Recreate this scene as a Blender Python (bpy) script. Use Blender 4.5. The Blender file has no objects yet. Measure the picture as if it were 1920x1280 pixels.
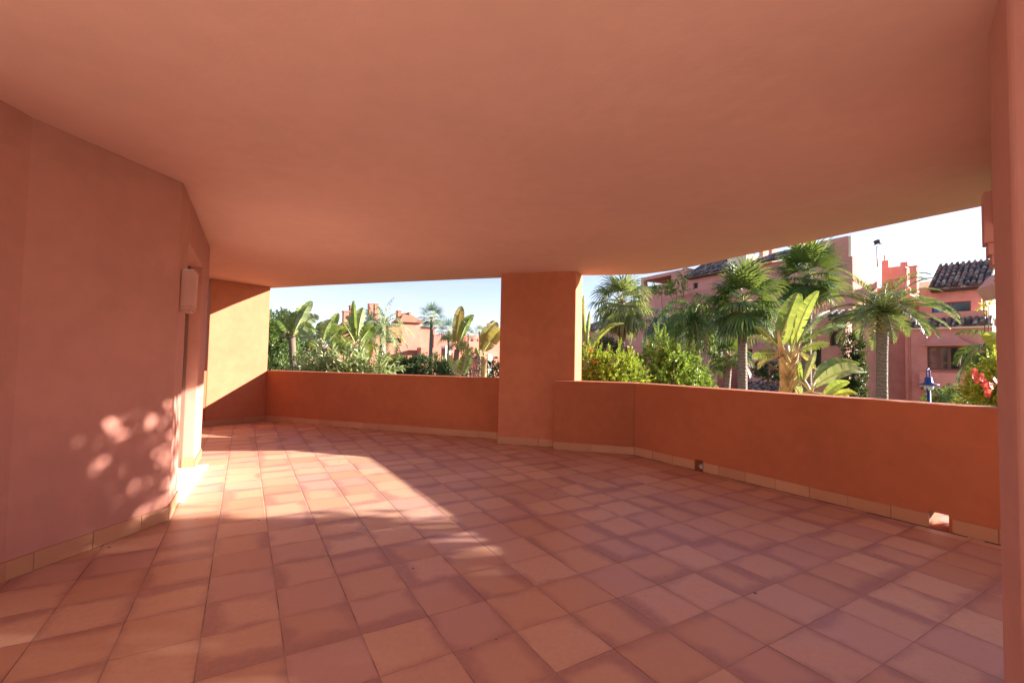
import bpy, math, random
from math import sin, cos, pi, radians, sqrt, atan2
from mathutils import Vector, Matrix, noise
S = bpy.context.scene
COL = S.collection

# ---------------------------------------------------------------- camera
F_PX, PITCH, ROLL, CAM_H, GRID_YAW = 852.7, 0.0407, 0.0198, 1.3426, 0.5306
GCX, GCY, TILE = -1.6145, -4.8733, 0.335
cp, sp, cr, sr = cos(PITCH), sin(PITCH), cos(ROLL), sin(ROLL)
fwd = Vector((0, cp, sp)); rgt0 = Vector((1, 0, 0)); up0 = rgt0.cross(fwd)
RIGHT = rgt0*cr + up0*sr; UP = -rgt0*sr + up0*cr; FWD = fwd
CAM = Vector((0, 0, CAM_H))
cd = bpy.data.cameras.new('camera'); cam = bpy.data.objects.new('camera', cd); COL.objects.link(cam)
M3 = Matrix((RIGHT, UP, -FWD)).transposed()
cam.matrix_world = Matrix.Translation(CAM) @ M3.to_4x4()
cd.sensor_width = 36; cd.lens = F_PX/1920*36; cd.clip_start = .05; cd.clip_end = 3000
S.camera = cam

# ---------------------------------------------------------------- light
SUN_TO = Vector((3.71, .52, 1.04)).normalized()
SUN_EL = math.asin(SUN_TO.z); SUN_AZ = atan2(SUN_TO.x, SUN_TO.y)
w = bpy.data.worlds.new("World"); S.world = w; w.use_nodes = True
wn = w.node_tree; bg = wn.nodes['Background']
sky = wn.nodes.new('ShaderNodeTexSky'); sky.sky_type = 'NISHITA'; sky.sun_disc = False
sky.sun_elevation = SUN_EL; sky.sun_rotation = SUN_AZ
sky.air_density = .8; sky.dust_density = .5; sky.ozone_density = 1.0
bg.inputs[1].default_value = .055
# thin high cloud streaks in the sky itself
tc = wn.nodes.new('ShaderNodeTexCoord'); mp = wn.nodes.new('ShaderNodeMapping'); mp.inputs['Scale'].default_value = (1.2, 1.2, 9)
cn = wn.nodes.new('ShaderNodeTexNoise'); cn.inputs['Scale'].default_value = 2.2; cn.inputs['Detail'].default_value = 6; cn.inputs['Roughness'].default_value = .6
mr = wn.nodes.new('ShaderNodeMapRange'); mr.inputs[1].default_value = .42; mr.inputs[2].default_value = .72; mr.inputs[4].default_value = .75
mxw = wn.nodes.new('ShaderNodeMix'); mxw.data_type = 'RGBA'; mxw.inputs[7].default_value = (2.9, 2.95, 3.1, 1)
wn.links.new(tc.outputs['Generated'], mp.inputs[0]); wn.links.new(mp.outputs[0], cn.inputs['Vector']); wn.links.new(cn.outputs['Fac'], mr.inputs[0])
wn.links.new(mr.outputs[0], mxw.inputs[0]); tn = wn.nodes.new('ShaderNodeMix'); tn.data_type = 'RGBA'; tn.blend_type = 'MULTIPLY'; tn.inputs[0].default_value = 1; tn.inputs[7].default_value = (1.04, .89, .97, 1)
wn.links.new(sky.outputs[0], tn.inputs[6]); wn.links.new(tn.outputs[2], mxw.inputs[6]); wn.links.new(mxw.outputs[2], bg.inputs[0])
sl = bpy.data.lights.new('sun', 'SUN'); sl.energy = 4.2; sl.angle = radians(.53); sl.color = (1, .92, .82)
so = bpy.data.objects.new('sun', sl); COL.objects.link(so)
so.rotation_euler = SUN_TO.to_track_quat('Z', 'Y').to_euler()
S.view_settings.view_transform = 'Standard'; S.view_settings.look = 'None'
S.view_settings.gamma = 1; S.view_settings.exposure = 2.55
S.render.engine = 'CYCLES'
S.cycles.max_bounces = 12; S.cycles.diffuse_bounces = 8
S.cycles.sample_clamp_indirect = 8

# ---------------------------------------------------------------- pixel <-> place (used to lay the place out at design time)
def ray(x, y): return RIGHT*((x-960)/F_PX) + UP*((640-y)/F_PX) + FWD
def atz(x, y, z=0.0):
    d = ray(x, y); return CAM + d*((z-CAM_H)/d.z)
def atY(x, y, Y):
    d = ray(x, y); return CAM + d*(Y/d.y)

# ---------------------------------------------------------------- scene helpers
def tag(o, label=None, cat=None, group=None, kind=None):
    if label: o['label'] = label
    if cat: o['category'] = cat
    if group: o['group'] = group
    if kind: o['kind'] = kind
    return o
def thing(name, label, cat, loc=(0, 0, 0), group=None):
    o = bpy.data.objects.new(name, None); COL.objects.link(o); o.location = loc
    o.empty_display_size = .2
    return tag(o, label, cat, group)
def wloc(o):
    l = Vector((0, 0, 0))
    while o is not None:
        l += o.location; o = o.parent
    return l
class MB:
    def __init__(s): s.v = []; s.f = []; s.sm = []
    def add(s, vs, fs, smooth=False):
        n = len(s.v); s.v += [Vector(p) for p in vs]
        s.f += [tuple(i+n for i in f) for f in fs]; s.sm += [smooth]*len(fs)
        return s
    def box(s, a, b):
        x0, y0, z0 = a; x1, y1, z1 = b
        return s.add([(x0,y0,z0),(x1,y0,z0),(x1,y1,z0),(x0,y1,z0),(x0,y0,z1),(x1,y0,z1),(x1,y1,z1),(x0,y1,z1)],
              [(0,3,2,1),(4,5,6,7),(0,1,5,4),(1,2,6,5),(2,3,7,6),(3,0,4,7)])
    def prism(s, poly, z0, z1):
        n = len(poly)
        area = sum(poly[i][0]*poly[(i+1)%n][1]-poly[(i+1)%n][0]*poly[i][1] for i in range(n))
        if area < 0: poly = poly[::-1]
        vs = [(p[0],p[1],z0) for p in poly]+[(p[0],p[1],z1) for p in poly]
        fs = [tuple(range(n-1,-1,-1)), tuple(range(n,2*n))]+[(i,(i+1)%n,(i+1)%n+n,i+n) for i in range(n)]
        return s.add(vs, fs)
    def quad(s, a, b, c, d): return s.add([a,b,c,d], [(0,1,2,3)])
    def tube(s, pts, rad, n=8, cap=True):
        pts = [Vector(p) for p in pts]; m = len(pts)
        if not hasattr(rad, '__len__'): rad = [rad]*m
        vs = []
        for i, p in enumerate(pts):
            t = (pts[min(i+1,m-1)]-pts[max(i-1,0)]).normalized()
            a = t.cross(Vector((0,0,1)) if abs(t.z) < .9 else Vector((1,0,0))).normalized(); b = t.cross(a)
            for k in range(n):
                th = 2*pi*k/n; vs.append(p+(a*cos(th)+b*sin(th))*rad[i])
        fs = [(i*n+k, i*n+(k+1)%n, (i+1)*n+(k+1)%n, (i+1)*n+k) for i in range(m-1) for k in range(n)]
        if cap: fs += [tuple(range(n-1,-1,-1)), tuple(range((m-1)*n, m*n))]
        return s.add(vs, fs, True)
    def build(s, name, mat, parent=None, bevel=0, loc=None):
        me = bpy.data.meshes.new(name)
        o0 = wloc(parent) if parent is not None else Vector(loc or (0,0,0))
        me.from_pydata([tuple(p-o0) for p in s.v], [], s.f); me.update()
        me.polygons.foreach_set('use_smooth', s.sm)
        me.materials.append(mat)
        o = bpy.data.objects.new(name, me); COL.objects.link(o)
        if parent is not None: o.parent = parent
        else: o.location = o0
        if bevel:
            b = o.modifiers.new('bevel', 'BEVEL'); b.width = bevel; b.segments = 3; b.limit_method = 'ANGLE'; b.angle_limit = radians(35)
            b.harden_normals = False
        return o

# ---------------------------------------------------------------- materials
class NT:
    def __init__(s, name):
        s.m = bpy.data.materials.new(name); s.m.use_nodes = True; s.t = s.m.node_tree
        s.b = s.t.nodes['Principled BSDF']; s.out = s.t.nodes['Material Output']
    def n(s, typ, **k):
        nd = s.t.nodes.new(typ)
        for a, v in k.items(): setattr(nd, a, v)
        return nd
    def l(s, a, b): s.t.links.new(a, b)
    def val(s, x, sock):
        if hasattr(x, 'is_output'): s.l(x, sock)
        else: sock.default_value = x
    def math(s, op, a, b=0.0, c=None, clamp=False):
        nd = s.n('ShaderNodeMath', operation=op, use_clamp=clamp); s.val(a, nd.inputs[0]); s.val(b, nd.inputs[1])
        if c is not None: s.val(c, nd.inputs[2])
        return nd.outputs[0]
    def pos(s): return s.n('ShaderNodeNewGeometry').outputs['Position']
    def noise(s, vec, scale, detail=3, rough=.55):
        nd = s.n('ShaderNodeTexNoise'); s.l(vec, nd.inputs['Vector']); nd.inputs['Scale'].default_value = scale
        nd.inputs['Detail'].default_value = detail; nd.inputs['Roughness'].default_value = rough
        return nd.outputs['Fac']
    def ramp(s, x, lo, hi, a=0.0, b=1.0):
        nd = s.n('ShaderNodeMapRange'); nd.interpolation_type = 'SMOOTHSTEP'
        s.val(x, nd.inputs[0]); s.val(lo, nd.inputs[1]); s.val(hi, nd.inputs[2]); s.val(a, nd.inputs[3]); s.val(b, nd.inputs[4])
        return nd.outputs[0]
    def mix(s, f, a, b):
        nd = s.n('ShaderNodeMix', data_type='RGBA'); s.val(f, nd.inputs[0])
        for x, i in ((a, 6), (b, 7)):
            if hasattr(x, 'is_output'): s.l(x, nd.inputs[i])
            else: nd.inputs[i].default_value = (*x, 1)
        return nd.outputs[2]
    def bump(s, h, strength=.3, dist=.01):
        nd = s.n('ShaderNodeBump'); nd.inputs['Strength'].default_value = strength; nd.inputs['Distance'].default_value = dist
        s.l(h, nd.inputs['Height']); s.l(nd.outputs[0], s.b.inputs['Normal'])

def stucco(name, c, var=.12, fine=60, scale=1.0):
    t = NT(name); p = t.pos()
    a = t.noise(p, .9*scale, 4); b = t.noise(p, 7*scale, 3); g = t.noise(p, fine*scale, 2)
    dark = tuple(x*(1-var*1.6) for x in c); lite = tuple(min(1, x*(1+var)) for x in c)
    f = t.math('ADD', t.math('MULTIPLY', a, .65), t.math('MULTIPLY', b, .35))
    t.l(t.mix(t.ramp(f, .34, .66), dark, lite), t.b.inputs['Base Color'])
    t.b.inputs['Roughness'].default_value = .85; t.b.inputs['Specular IOR Level'].default_value = .25
    t.bump(t.math('ADD', t.math('MULTIPLY', a, 2.5), t.math('ADD', t.math('MULTIPLY', b, .9), t.math('MULTIPLY', g, .12))), .35, .012)
    return t.m
def plain(name, c, rough=.6, metal=0, var=.1, sc=6):
    t = NT(name); f = t.noise(t.pos(), sc, 3)
    t.l(t.mix(f, tuple(x*(1-var) for x in c), tuple(min(1, x*(1+var)) for x in c)), t.b.inputs['Base Color'])
    t.b.inputs['Roughness'].default_value = rough; t.b.inputs['Metallic'].default_value = metal
    return t.m
def leafmat(name, c1, c2, trans=.35, gloss=.45, sc=3.0, yellow=None):
    t = NT(name)
    isl = t.n('ShaderNodeNewGeometry').outputs['Random Per Island']
    f = t.math('ADD', t.math('MULTIPLY', isl, .6), t.math('MULTIPLY', t.noise(t.pos(), sc, 2), .4))
    c = t.mix(t.ramp(f, .2, .8), c1, c2)
    if yellow: c = t.mix(t.ramp(isl, .93, .96), c, yellow)
    t.l(c, t.b.inputs['Base Color']); t.b.inputs['Roughness'].default_value = gloss
    t.b.inputs['Specular IOR Level'].default_value = .5
    tr = t.n('ShaderNodeBsdfTranslucent'); cc = t.mix(.35, c, (.45, .5, .05)); t.l(cc, tr.inputs[0])
    mx = t.n('ShaderNodeMixShader'); mx.inputs[0].default_value = trans
    t.l(t.b.outputs[0], mx.inputs[1]); t.l(tr.outputs[0], mx.inputs[2]); t.l(mx.outputs[0], t.out.inputs[0])
    return t.m
STUC = (.44, .155, .080)
M = {}
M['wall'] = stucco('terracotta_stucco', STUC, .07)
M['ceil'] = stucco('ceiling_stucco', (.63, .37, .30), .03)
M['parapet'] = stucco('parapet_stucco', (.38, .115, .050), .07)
M['lightbox'] = stucco('lamp_plaster', (.56, .30, .24), .05)
M['pillar'] = stucco('pillar_stucco', (.50, .25, .21), .05)
M['house'] = stucco('house_stucco', (.45, .20, .155), .06)
M['ext'] = stucco('facade_stucco', (.64, .29, .235), .10, 20, .35)
M['ext2'] = stucco('facade_stucco_far', (.55, .21, .15), .10, 20, .25)
M['cream'] = stucco('cream_or_sunlit_stucco', (.80, .68, .50), .06, 20, .3)  # cream trim and gable; on the tower end it paints full sunlight
M['white'] = plain('white_paint', (.8, .78, .72), .5)
M['marble'] = plain('pale_marble', (.72, .68, .60), .3, 0, .06, 9)
M['dark'] = plain('dark_recess', (.03, .022, .02), .8)
M['frame'] = plain('brown_timber', (.16, .07, .045), .55)
M['rafter'] = plain('dark_timber', (.05, .03, .022), .7)
M['blue'] = plain('blue_paint', (.02, .045, .22), .35)
M['steel'] = plain('grey_steel', (.35, .38, .40), .4, .7)
M['bluetarp'] = plain('blue_screen', (.02, .16, .42), .5)
t = NT('window_glass'); t.b.inputs['Base Color'].default_value = (.02, .022, .025, 1); t.b.inputs['Roughness'].default_value = .08
t.b.inputs['Specular IOR Level'].default_value = .45; M['glass'] = t.m
M['lampglass'] = plain('milky_glass', (.6, .6, .62), .3)

# skirting: clay tiles, one shade per tile
t = NT('skirting_tile'); isl = t.n('ShaderNodeNewGeometry').outputs['Random Per Island']
c = t.mix(isl, (.36, .155, .07), (.47, .23, .115)); c = t.mix(t.math('MULTIPLY', t.noise(t.pos(), 9, 4), .5), c, (.38, .17, .11))
t.l(c, t.b.inputs['Base Color']); t.b.inputs['Roughness'].default_value = .55; M['skirt'] = t.m
M['mortar'] = plain('mortar', (.42, .27, .18), .9, 0, .15, 20)

# floor tiles: square clay tiles with flame-dark edges
t = NT('clay_floor_tiles'); p = t.pos()
sx = t.n('ShaderNodeSeparateXYZ'); t.l(p, sx.inputs[0]); X, Y = sx.outputs[0], sx.outputs[1]
cy_, sy_ = cos(GRID_YAW)/TILE, sin(GRID_YAW)/TILE
gx = t.math('ADD', t.math('ADD', t.math('MULTIPLY', X, cy_), t.math('MULTIPLY', Y, sy_)), GCX+200)
gy = t.math('ADD', t.math('ADD', t.math('MULTIPLY', X, -sy_), t.math('MULTIPLY', Y, cy_)), GCY+200)
ix, iy = t.math('FLOOR', gx), t.math('FLOOR', gy); fx, fy = t.math('FRACT', gx), t.math('FRACT', gy)
cid = t.n('ShaderNodeCombineXYZ'); t.l(ix, cid.inputs[0]); t.l(iy, cid.inputs[1])
wnz = t.n('ShaderNodeTexWhiteNoise', noise_dimensions='3D'); t.l(cid.outputs[0], wnz.inputs[0])
rs = t.n('ShaderNodeSeparateColor'); t.l(wnz.outputs['Color'], rs.inputs[0]); r1, r2, r3 = rs.outputs
# each tile has its own noise field
off = t.n('ShaderNodeVectorMath', operation='MULTIPLY_ADD'); t.l(wnz.outputs['Color'], off.inputs[0]); off.inputs[1].default_value = (37, 41, 29); t.l(p, off.inputs[2])
nz = t.noise(off.outputs[0], 4.0, 3, .5); nzf = t.noise(off.outputs[0], 38, 4, .7)
warp = t.math('MULTIPLY', t.math('SUBTRACT', nz, .5), .6)
sides = []
for k, d in enumerate((fx, t.math('SUBTRACT', 1.0, fx), fy, t.math('SUBTRACT', 1.0, fy))):
    rk = t.math('FRACT', t.math('MULTIPLY', t.math('ADD', r1, r2 if k % 2 else r3), 3.7+2.9*k))
    width = t.math('MULTIPLY', t.math('POWER', rk, 4.2), .32)
    sides.append(t.ramp(t.math('SUBTRACT', t.math('ADD', d, warp), width), -.15, .13, 1, 0))
st = sides[0]
for q in sides[1:]: st = t.math('MAXIMUM', st, q)
st = t.math('MULTIPLY', st, t.ramp(nzf, .28, .62, .75, 1))
base = t.mix(r2, (.49, .255, .155), (.64, .40, .27)); base = t.mix(t.ramp(r3, .5, 1, 0, .9), base, (.50, .28, .23))
base = t.mix(t.math('MULTIPLY', t.ramp(nzf, .35, .7), .35), base, (.46, .26, .175))
colr = t.mix(t.math('MULTIPLY', st, .60), base, (.26, .105, .105))
spk = t.noise(p, 14, 1, .3); colr = t.mix(t.ramp(spk, .80, .83), colr, (.08, .03, .03))
ex = t.math('MINIMUM', fx, t.math('SUBTRACT', 1.0, fx)); ey = t.math('MINIMUM', fy, t.math('SUBTRACT', 1.0, fy))
wob = t.math('MULTIPLY', t.math('SUBTRACT', t.noise(p, 25, 2), .5), .010)
gmask = t.math('MAXIMUM', t.ramp(t.math('ADD', ex, wob), .004, .012, 1, 0), t.ramp(t.math('ADD', ey, wob), .002, .008, 1, 0))
grout = t.mix(t.ramp(t.noise(p, 3.0, 3), .35, .6), (.15, .075, .055), (.36, .22, .16))
colr = t.mix(t.math('MULTIPLY', gmask, .9), colr, grout)
t.l(colr, t.b.inputs['Base Color'])
t.l(t.math('ADD', t.math('MULTIPLY', gmask, .3), t.math('ADD', .36, t.math('MULTIPLY', nz, .22))), t.b.inputs['Roughness'])
t.b.inputs['Specular IOR Level'].default_value = .45
edge = t.math('MINIMUM', t.ramp(ex, 0, .03), t.ramp(ey, 0, .03))
t.bump(t.math('ADD', edge, t.math('MULTIPLY', nz, .5)), .35, .004)
M['floor'] = t.m

# roof tiles
t = NT('roof_tiles'); g = t.n('ShaderNodeNewGeometry'); isl = g.outputs['Random Per Island']
c = t.mix(t.ramp(isl, .1, .9), (.045, .035, .04), (.20, .12, .095)); c = t.mix(t.ramp(t.noise(g.outputs['Position'], 3.5, 4), .5, .68), c, (.45, .42, .37))
t.l(c, t.b.inputs['Base Color']); t.b.inputs['Roughness'].default_value = .75; M['roof'] = t.m
t = NT('red_roof_tiles'); g = t.n('ShaderNodeNewGeometry'); isl = g.outputs['Random Per Island']
c = t.mix(isl, (.20, .085, .05), (.36, .17, .10)); t.l(c, t.b.inputs['Base Color']); t.b.inputs['Roughness'].default_value = .8; M['redroof'] = t.m
# lawn
t = NT('lawn'); f = t.noise(t.pos(), .5, 6, .7); t.l(t.mix(t.ramp(f, .35, .65), (.035, .07, .015), (.10, .14, .03)), t.b.inputs['Base Color'])
t.b.inputs['Roughness'].default_value = .9; M['lawn'] = t.m
M['paving'] = plain('garden_paving', (.42, .33, .25), .8, 0, .2, 2)

M['l_fan'] = leafmat('fan_palm_leaf', (.035, .085, .035), (.10, .17, .04), .28, .42)
M['l_fanpale'] = leafmat('pale_fan_palm_leaf', (.10, .15, .05), (.26, .30, .12), .35, .42)
M['l_skirt'] = leafmat('dry_palm_leaf', (.30, .22, .11), (.48, .38, .20), .25, .7)
M['l_date'] = leafmat('date_palm_leaf', (.06, .11, .045), (.17, .22, .08), .28, .42)
M['l_areca'] = leafmat('areca_leaf', (.03, .09, .02), (.10, .20, .03), .33, .45)
M['l_bluepalm'] = leafmat('blue_green_palm_leaf', (.015, .06, .07), (.04, .11, .10), .2, .4)
M['l_ban'] = leafmat('paddle_leaf', (.09, .17, .035), (.20, .27, .06), .40, .33, 1.5)
M['l_banpale'] = leafmat('pale_paddle_leaf', (.18, .25, .10), (.34, .38, .20), .38, .33, 1.5)
M['l_banyel'] = leafmat('yellow_paddle_leaf', (.22, .27, .035), (.36, .36, .06), .45, .4, 1.5)
M['l_banbrn'] = leafmat('brown_paddle_leaf', (.20, .19, .05), (.34, .19, .06), .40, .5, 1.5)
M['stemy'] = plain('leaf_stalk', (.40, .40, .16), .5, 0, .25, 8)
M['l_shy'] = leafmat('yellow_green_shrub_leaf', (.13, .24, .02), (.46, .54, .07), .35, .32, 2.5)
M['l_shg'] = leafmat('bright_green_shrub_leaf', (.07, .17, .02), (.28, .43, .07), .33, .30, 2.5)
M['l_dk'] = leafmat('dark_green_shrub_leaf', (.02, .055, .018), (.07, .12, .04), .22, .4, 1.2)
M['l_mid'] = leafmat('mid_green_leaf', (.05, .10, .03), (.17, .24, .07), .3, .4, 1.0)
M['l_yel'] = leafmat('yellow_shrub_leaf', (.35, .38, .04), (.55, .52, .07), .35, .4, 1.0)
M['l_cyp'] = leafmat('ivy_leaf', (.008, .03, .012), (.03, .07, .02), .15, .4, 1.0)
M['petal'] = leafmat('red_petal', (.70, .03, .05), (.80, .10, .16), .35, .5)
M['petalp'] = leafmat('coral_petal', (.75, .14, .06), (.80, .22, .10), .35, .5)
t = NT('palm_trunk'); sxx = t.n('ShaderNodeSeparateXYZ'); P_ = t.pos(); t.l(P_, sxx.inputs[0])
ring = t.math('SINE', t.math('ADD', t.math('MULTIPLY', sxx.outputs[2], 55), t.math('MULTIPLY', t.noise(P_, 5, 4), 16)))
c = t.mix(t.ramp(ring, -.6, .8), (.15, .115, .09), (.25, .205, .165)); c = t.mix(t.math('MULTIPLY', t.noise(P_, 9, 4), .7), c, (.22, .15, .11))
t.l(c, t.b.inputs['Base Color']); t.b.inputs['Roughness'].default_value = .9; t.bump(ring, .5, .015); M['ptrunk'] = t.m
t = NT('sheath_trunk'); P_ = t.pos(); c = t.mix(t.ramp(t.noise(P_, 5, 4), .35, .65), (.22, .16, .06), (.44, .36, .14))
t.l(c, t.b.inputs['Base Color']); t.b.inputs['Roughness'].default_value = .8; M['sheath'] = t.m
M['bark'] = plain('bark', (.14, .10, .07), .9, 0, .3, 8)

# ================================================================ TERRACE
def V2(a): return Vector((a[0], a[1]))
GROUND = -3.2
CZ = 2.75
A = V2((-2.745, 3.715)); DW = V2((-.492, .8706)).normalized(); NW = V2((.8706, .492)).normalized()
Npt = V2((-2.93, 2.70)); N2 = V2((-2.80, 1.45))
pR = V2((-5.01, 9.35)); pL = V2((-5.64, 8.45)); p5 = V2((-.20, 7.76))
cL = V2((-.20, 7.37)); cR = V2((.985, 7.075)); q0 = V2((.66, 6.99)); q1 = V2((1.81, 6.69)); q4 = V2((3.81, 3.52))
PD = (q4-q1).normalized(); q5 = q1+PD*6.4
def outn(a, b, ref=V2((0, 3))):
    d = (b-a).normalized(); n = V2((-d.y, d.x))
    return n if n.dot(a-ref) > 0 else -n

fl = MB(); fl.prism([(-8.5, 5), (-5.4, 9.9), (1.2, 7.9), (2.3, 7.2), (6.2, .8), (6.2, -9), (-8.5, -9)], -.25, 0)
tag(fl.build('terrace_floor', M['floor']), kind='structure')

# ceiling slab; its edge bows out past the parapet
edge = [(-8.3, 5.6), (-5.28, 9.60), (-3.85, 9.02), (-2.44, 8.54), (-.25, 7.80), (1.07, 7.42), (1.63, 7.34), (2.1, 7.2), (2.38, 6.93), (2.64, 6.52), (2.99, 5.83), (3.31, 5.22), (3.56, 4.74), (3.80, 4.31), (4.08, 3.84), (4.45, 3.2), (2.75, 1.6), (2.75, -2.2), (-8.3, -2.2)]
cl = MB(); cl.prism(edge, CZ, CZ+.5)
tag(cl.build('ceiling', M['ceil'], bevel=.012), kind='structure')

def skirt(mb, a, b, off=.0, step=TILE, h=.112, th=.014, skip=(), start=0.0):
    """row of skirting tiles along a->b, standing proud on the terrace side"""
    d = b-a; L = d.length; d = d.normalized(); n = -outn(a, b)
    s = -start
    rnd = random.Random(int(a.x*100)+7)
    while s < L:
        s0, s1 = max(s, 0)+.0022, min(s+step, L)-.0022
        segs = [(s0, s1)]
        for k0, k1 in skip:
            ns = []
            for u0, u1 in segs:
                if k1 <= u0 or k0 >= u1: ns.append((u0, u1))
                else:
                    if k0-u0 > .02: ns.append((u0, k0))
                    if u1-k1 > .02: ns.append((k1, u1))
            segs = ns
        for u0, u1 in segs:
            if u1-u0 < .01: continue
            t0 = th+rnd.uniform(-.002, .002); hh = h+rnd.uniform(-.003, .003)
            P = [a+d*u0-n*.005, a+d*u1-n*.005, a+d*u1+n*t0, a+d*u0+n*t0]
            mb.prism(P, .003, hh)
        s += step
def wallpoly(a, b, th):
    n = outn(a, b); return [a, b, b+n*th, a+n*th]

def parapet(name, label, a, b, h, th, holes=(), ext0=0, ext1=0, group='terrace parapets', outer=None):
    r = thing(name, label, 'parapet', ((a.x+b.x)/2, (a.y+b.y)/2, 0), group)
    m = MB(); d = (b-a).normalized(); n = outn(a, b)
    HB = .135
    a_ = a-d*ext0; b_ = b+d*ext1
    poly = outer or [a_, b_, b_+n*th, a_+n*th]
    if not holes:
        m.prism(poly, -.6, h)
    else:
        L = (b-a).length; s = 0
        # one closed mesh with real drain openings: front and back faces as strips
        xs = [0]+[v for hh in holes for v in hh]+[L]
        Z0, Z1 = .004, HB
        def P(s, w, z): q = a+d*s+n*w; return (q.x, q.y, z)
        for k in range(len(xs)-1):
            u0, u1 = xs[k], xs[k+1]
            hole = k % 2 == 1
            for w_, flip in ((0, False), (th, True)):
                for z0, z1 in ((-.6, Z0), (Z0, Z1), (Z1, h)):
                    if hole and z0 == Z0: continue
                    q = [P(u0, w_, z0), P(u1, w_, z0), P(u1, w_, z1), P(u0, w_, z1)]
                    m.quad(*(q[::-1] if flip else q))
            m.quad(P(u0, 0, h), P(u1, 0, h), P(u1, th, h), P(u0, th, h))
            if hole:
                m.quad(P(u0, 0, Z0), P(u0, th, Z0), P(u0, th, Z1), P(u0, 0, Z1))
                m.quad(P(u1, 0, Z0), P(u1, th, Z0), P(u1, th, Z1), P(u1, 0, Z1))
                m.quad(P(u0, 0, Z0), P(u1, 0, Z0), P(u1, th, Z0), P(u0, th, Z0))
                m.quad(P(u0, 0, Z1), P(u1, 0, Z1), P(u1, th, Z1), P(u0, th, Z1))
        for s_ in (0, L): m.quad(P(s_, 0, -.6), P(s_, th, -.6), P(s_, th, h), P(s_, 0, h))
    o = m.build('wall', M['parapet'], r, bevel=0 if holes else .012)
    if holes:
        md = o.modifiers.new('weld', 'WELD'); md.merge_threshold = .0005
    return r
# left end of the terrace
dP = (pL-pR).normalized()
pE = pL+dP*3.0
r = parapet('parapet_wall', 'parapet stub left of the sunlit pier, seen in the thin gap past the door wall', pL, pE, 1.03, .30)
m = MB(); skirt(m, pL, pE); m.build('skirting', M['skirt'], r)
# sunlit pier
r = thing('wall_pier', 'broad terracotta pier at the far left, half in bright sun, between the two left openings', 'pier', (pL.x, pL.y, 0))
nP = outn(pR, pL)
nB = outn(pR, p5)
m = MB(); m.prism([pR, pL, pL+nP*.30, pR+nP*.30+nB*.05], 0, CZ+.01); m.build('wall', M['wall'], r, bevel=.012)
m = MB(); skirt(m, pL, pR); m.build('skirting', M['skirt'], r)
# rear-left parapet
r = parapet('parapet_wall', 'shaded parapet between the sunlit pier and the square column', pR, p5, 1.03, .28, ext0=.04)
m = MB(); skirt(m, pR+(p5-pR).normalized()*.02, p5); m.build('skirting', M['skirt'], r)
# column
cw = (cR-cL).normalized(); cn = outn(cL, cR)
r = thing('square_column', 'thick square terracotta column standing mid terrace between the two openings', 'column', (cL.x+.4, cL.y+.2, 0))
m = MB(); m.prism([cL, cR, cR+V2((.165, .40)), cL+V2((.08, .70))], 0, CZ+.01); m.build('shaft', M['wall'], r, bevel=.015)
m = MB(); skirt(m, cL, q0-V2((.0, -.17))); m.build('skirting', M['skirt'], r)
# right parapets
nq = outn(q0, q1)
r = parapet('parapet_wall', 'short parapet piece right of the square column, ending in a corner against its foot', q0, q1, 1.04, .30,
            outer=[q0, q1, q1+V2((.16, .30)), q0+nq*.30])
m = MB(); skirt(m, q0, q1, start=.1); m.build('skirting', M['skirt'], r)
def s_on(x, y):
    P = atz(x, y); return (V2(P)-q1).dot(PD)
h1, h2 = s_on(1299, 884), s_on(1757, 996)
L4 = (q5-q1).length
r = parapet('parapet_wall', 'long shaded parapet running down the right side with two square drain holes', q1, q5, 1.04, .28,
            holes=((h1-.055, h1+.055), (h2-.075, h2+.055)))
m = MB(); skirt(m, q1+PD*.015, q5, skip=((h1-.065, h1+.06), (h2-.085, h2+.065))); m.build('skirting', M['skirt'], r)
m = MB(); rnd = random.Random(3); u = .02
while u < 4.6:
    L_ = rnd.uniform(.1, .5); wd = rnd.uniform(.006, .016); a_ = q1+PD*u; b_ = q1+PD*(u+L_); nn = -outn(q1, q5)
    m.prism([a_+nn*.016, b_+nn*.016, b_+nn*(.016+wd), a_+nn*(.018+wd)], .0005, .0035); u += L_+(rnd.uniform(0, .12) if rnd.random() < .4 else .002)
m.build('dirt_line', M['dark'], r)
m = MB(); pc = q1+PD*h1; pn = outn(q1, q5); m.tube([(pc+pn*.04).to_3d()+Vector((0,0,.05)), (pc+pn*.36).to_3d()+Vector((0,0,.04))], .032, 12, False); m.build('drain_pipe', M['white'], r)
# near right pillar, beam and corbel
r = thing('wall_pillar', 'near terracotta pillar cut off by the right edge of the picture', 'pillar', (2.0, 1.2, 0))
m = MB(); m.prism([(1.712, .75), (1.712, 1.545), (1.98, 1.86), (2.4, 1.5), (2.4, .75)], 0, CZ+.01); m.build('shaft', M['pillar'], r, bevel=.02)
m = MB(); m.prism([(1.985, 1.855), (3.33, 3.13), (3.55, 2.9), (2.2, 1.6)], 2.34, CZ+.01)
m.build('beam', M['pillar'], r, bevel=.01)
m = MB()
for (zz0, zz1, e) in ((2.22, 2.58, .06), (2.14, 2.22, .035), (2.07, 2.14, .012)):
    m.prism([(3.33-.0-e, 3.13), (3.45-e, 3.26), (3.9, 2.95), (3.6, 2.65)], zz0, zz1-.001)
m.build('corbel', M['pillar'], r, bevel=.006)

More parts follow.
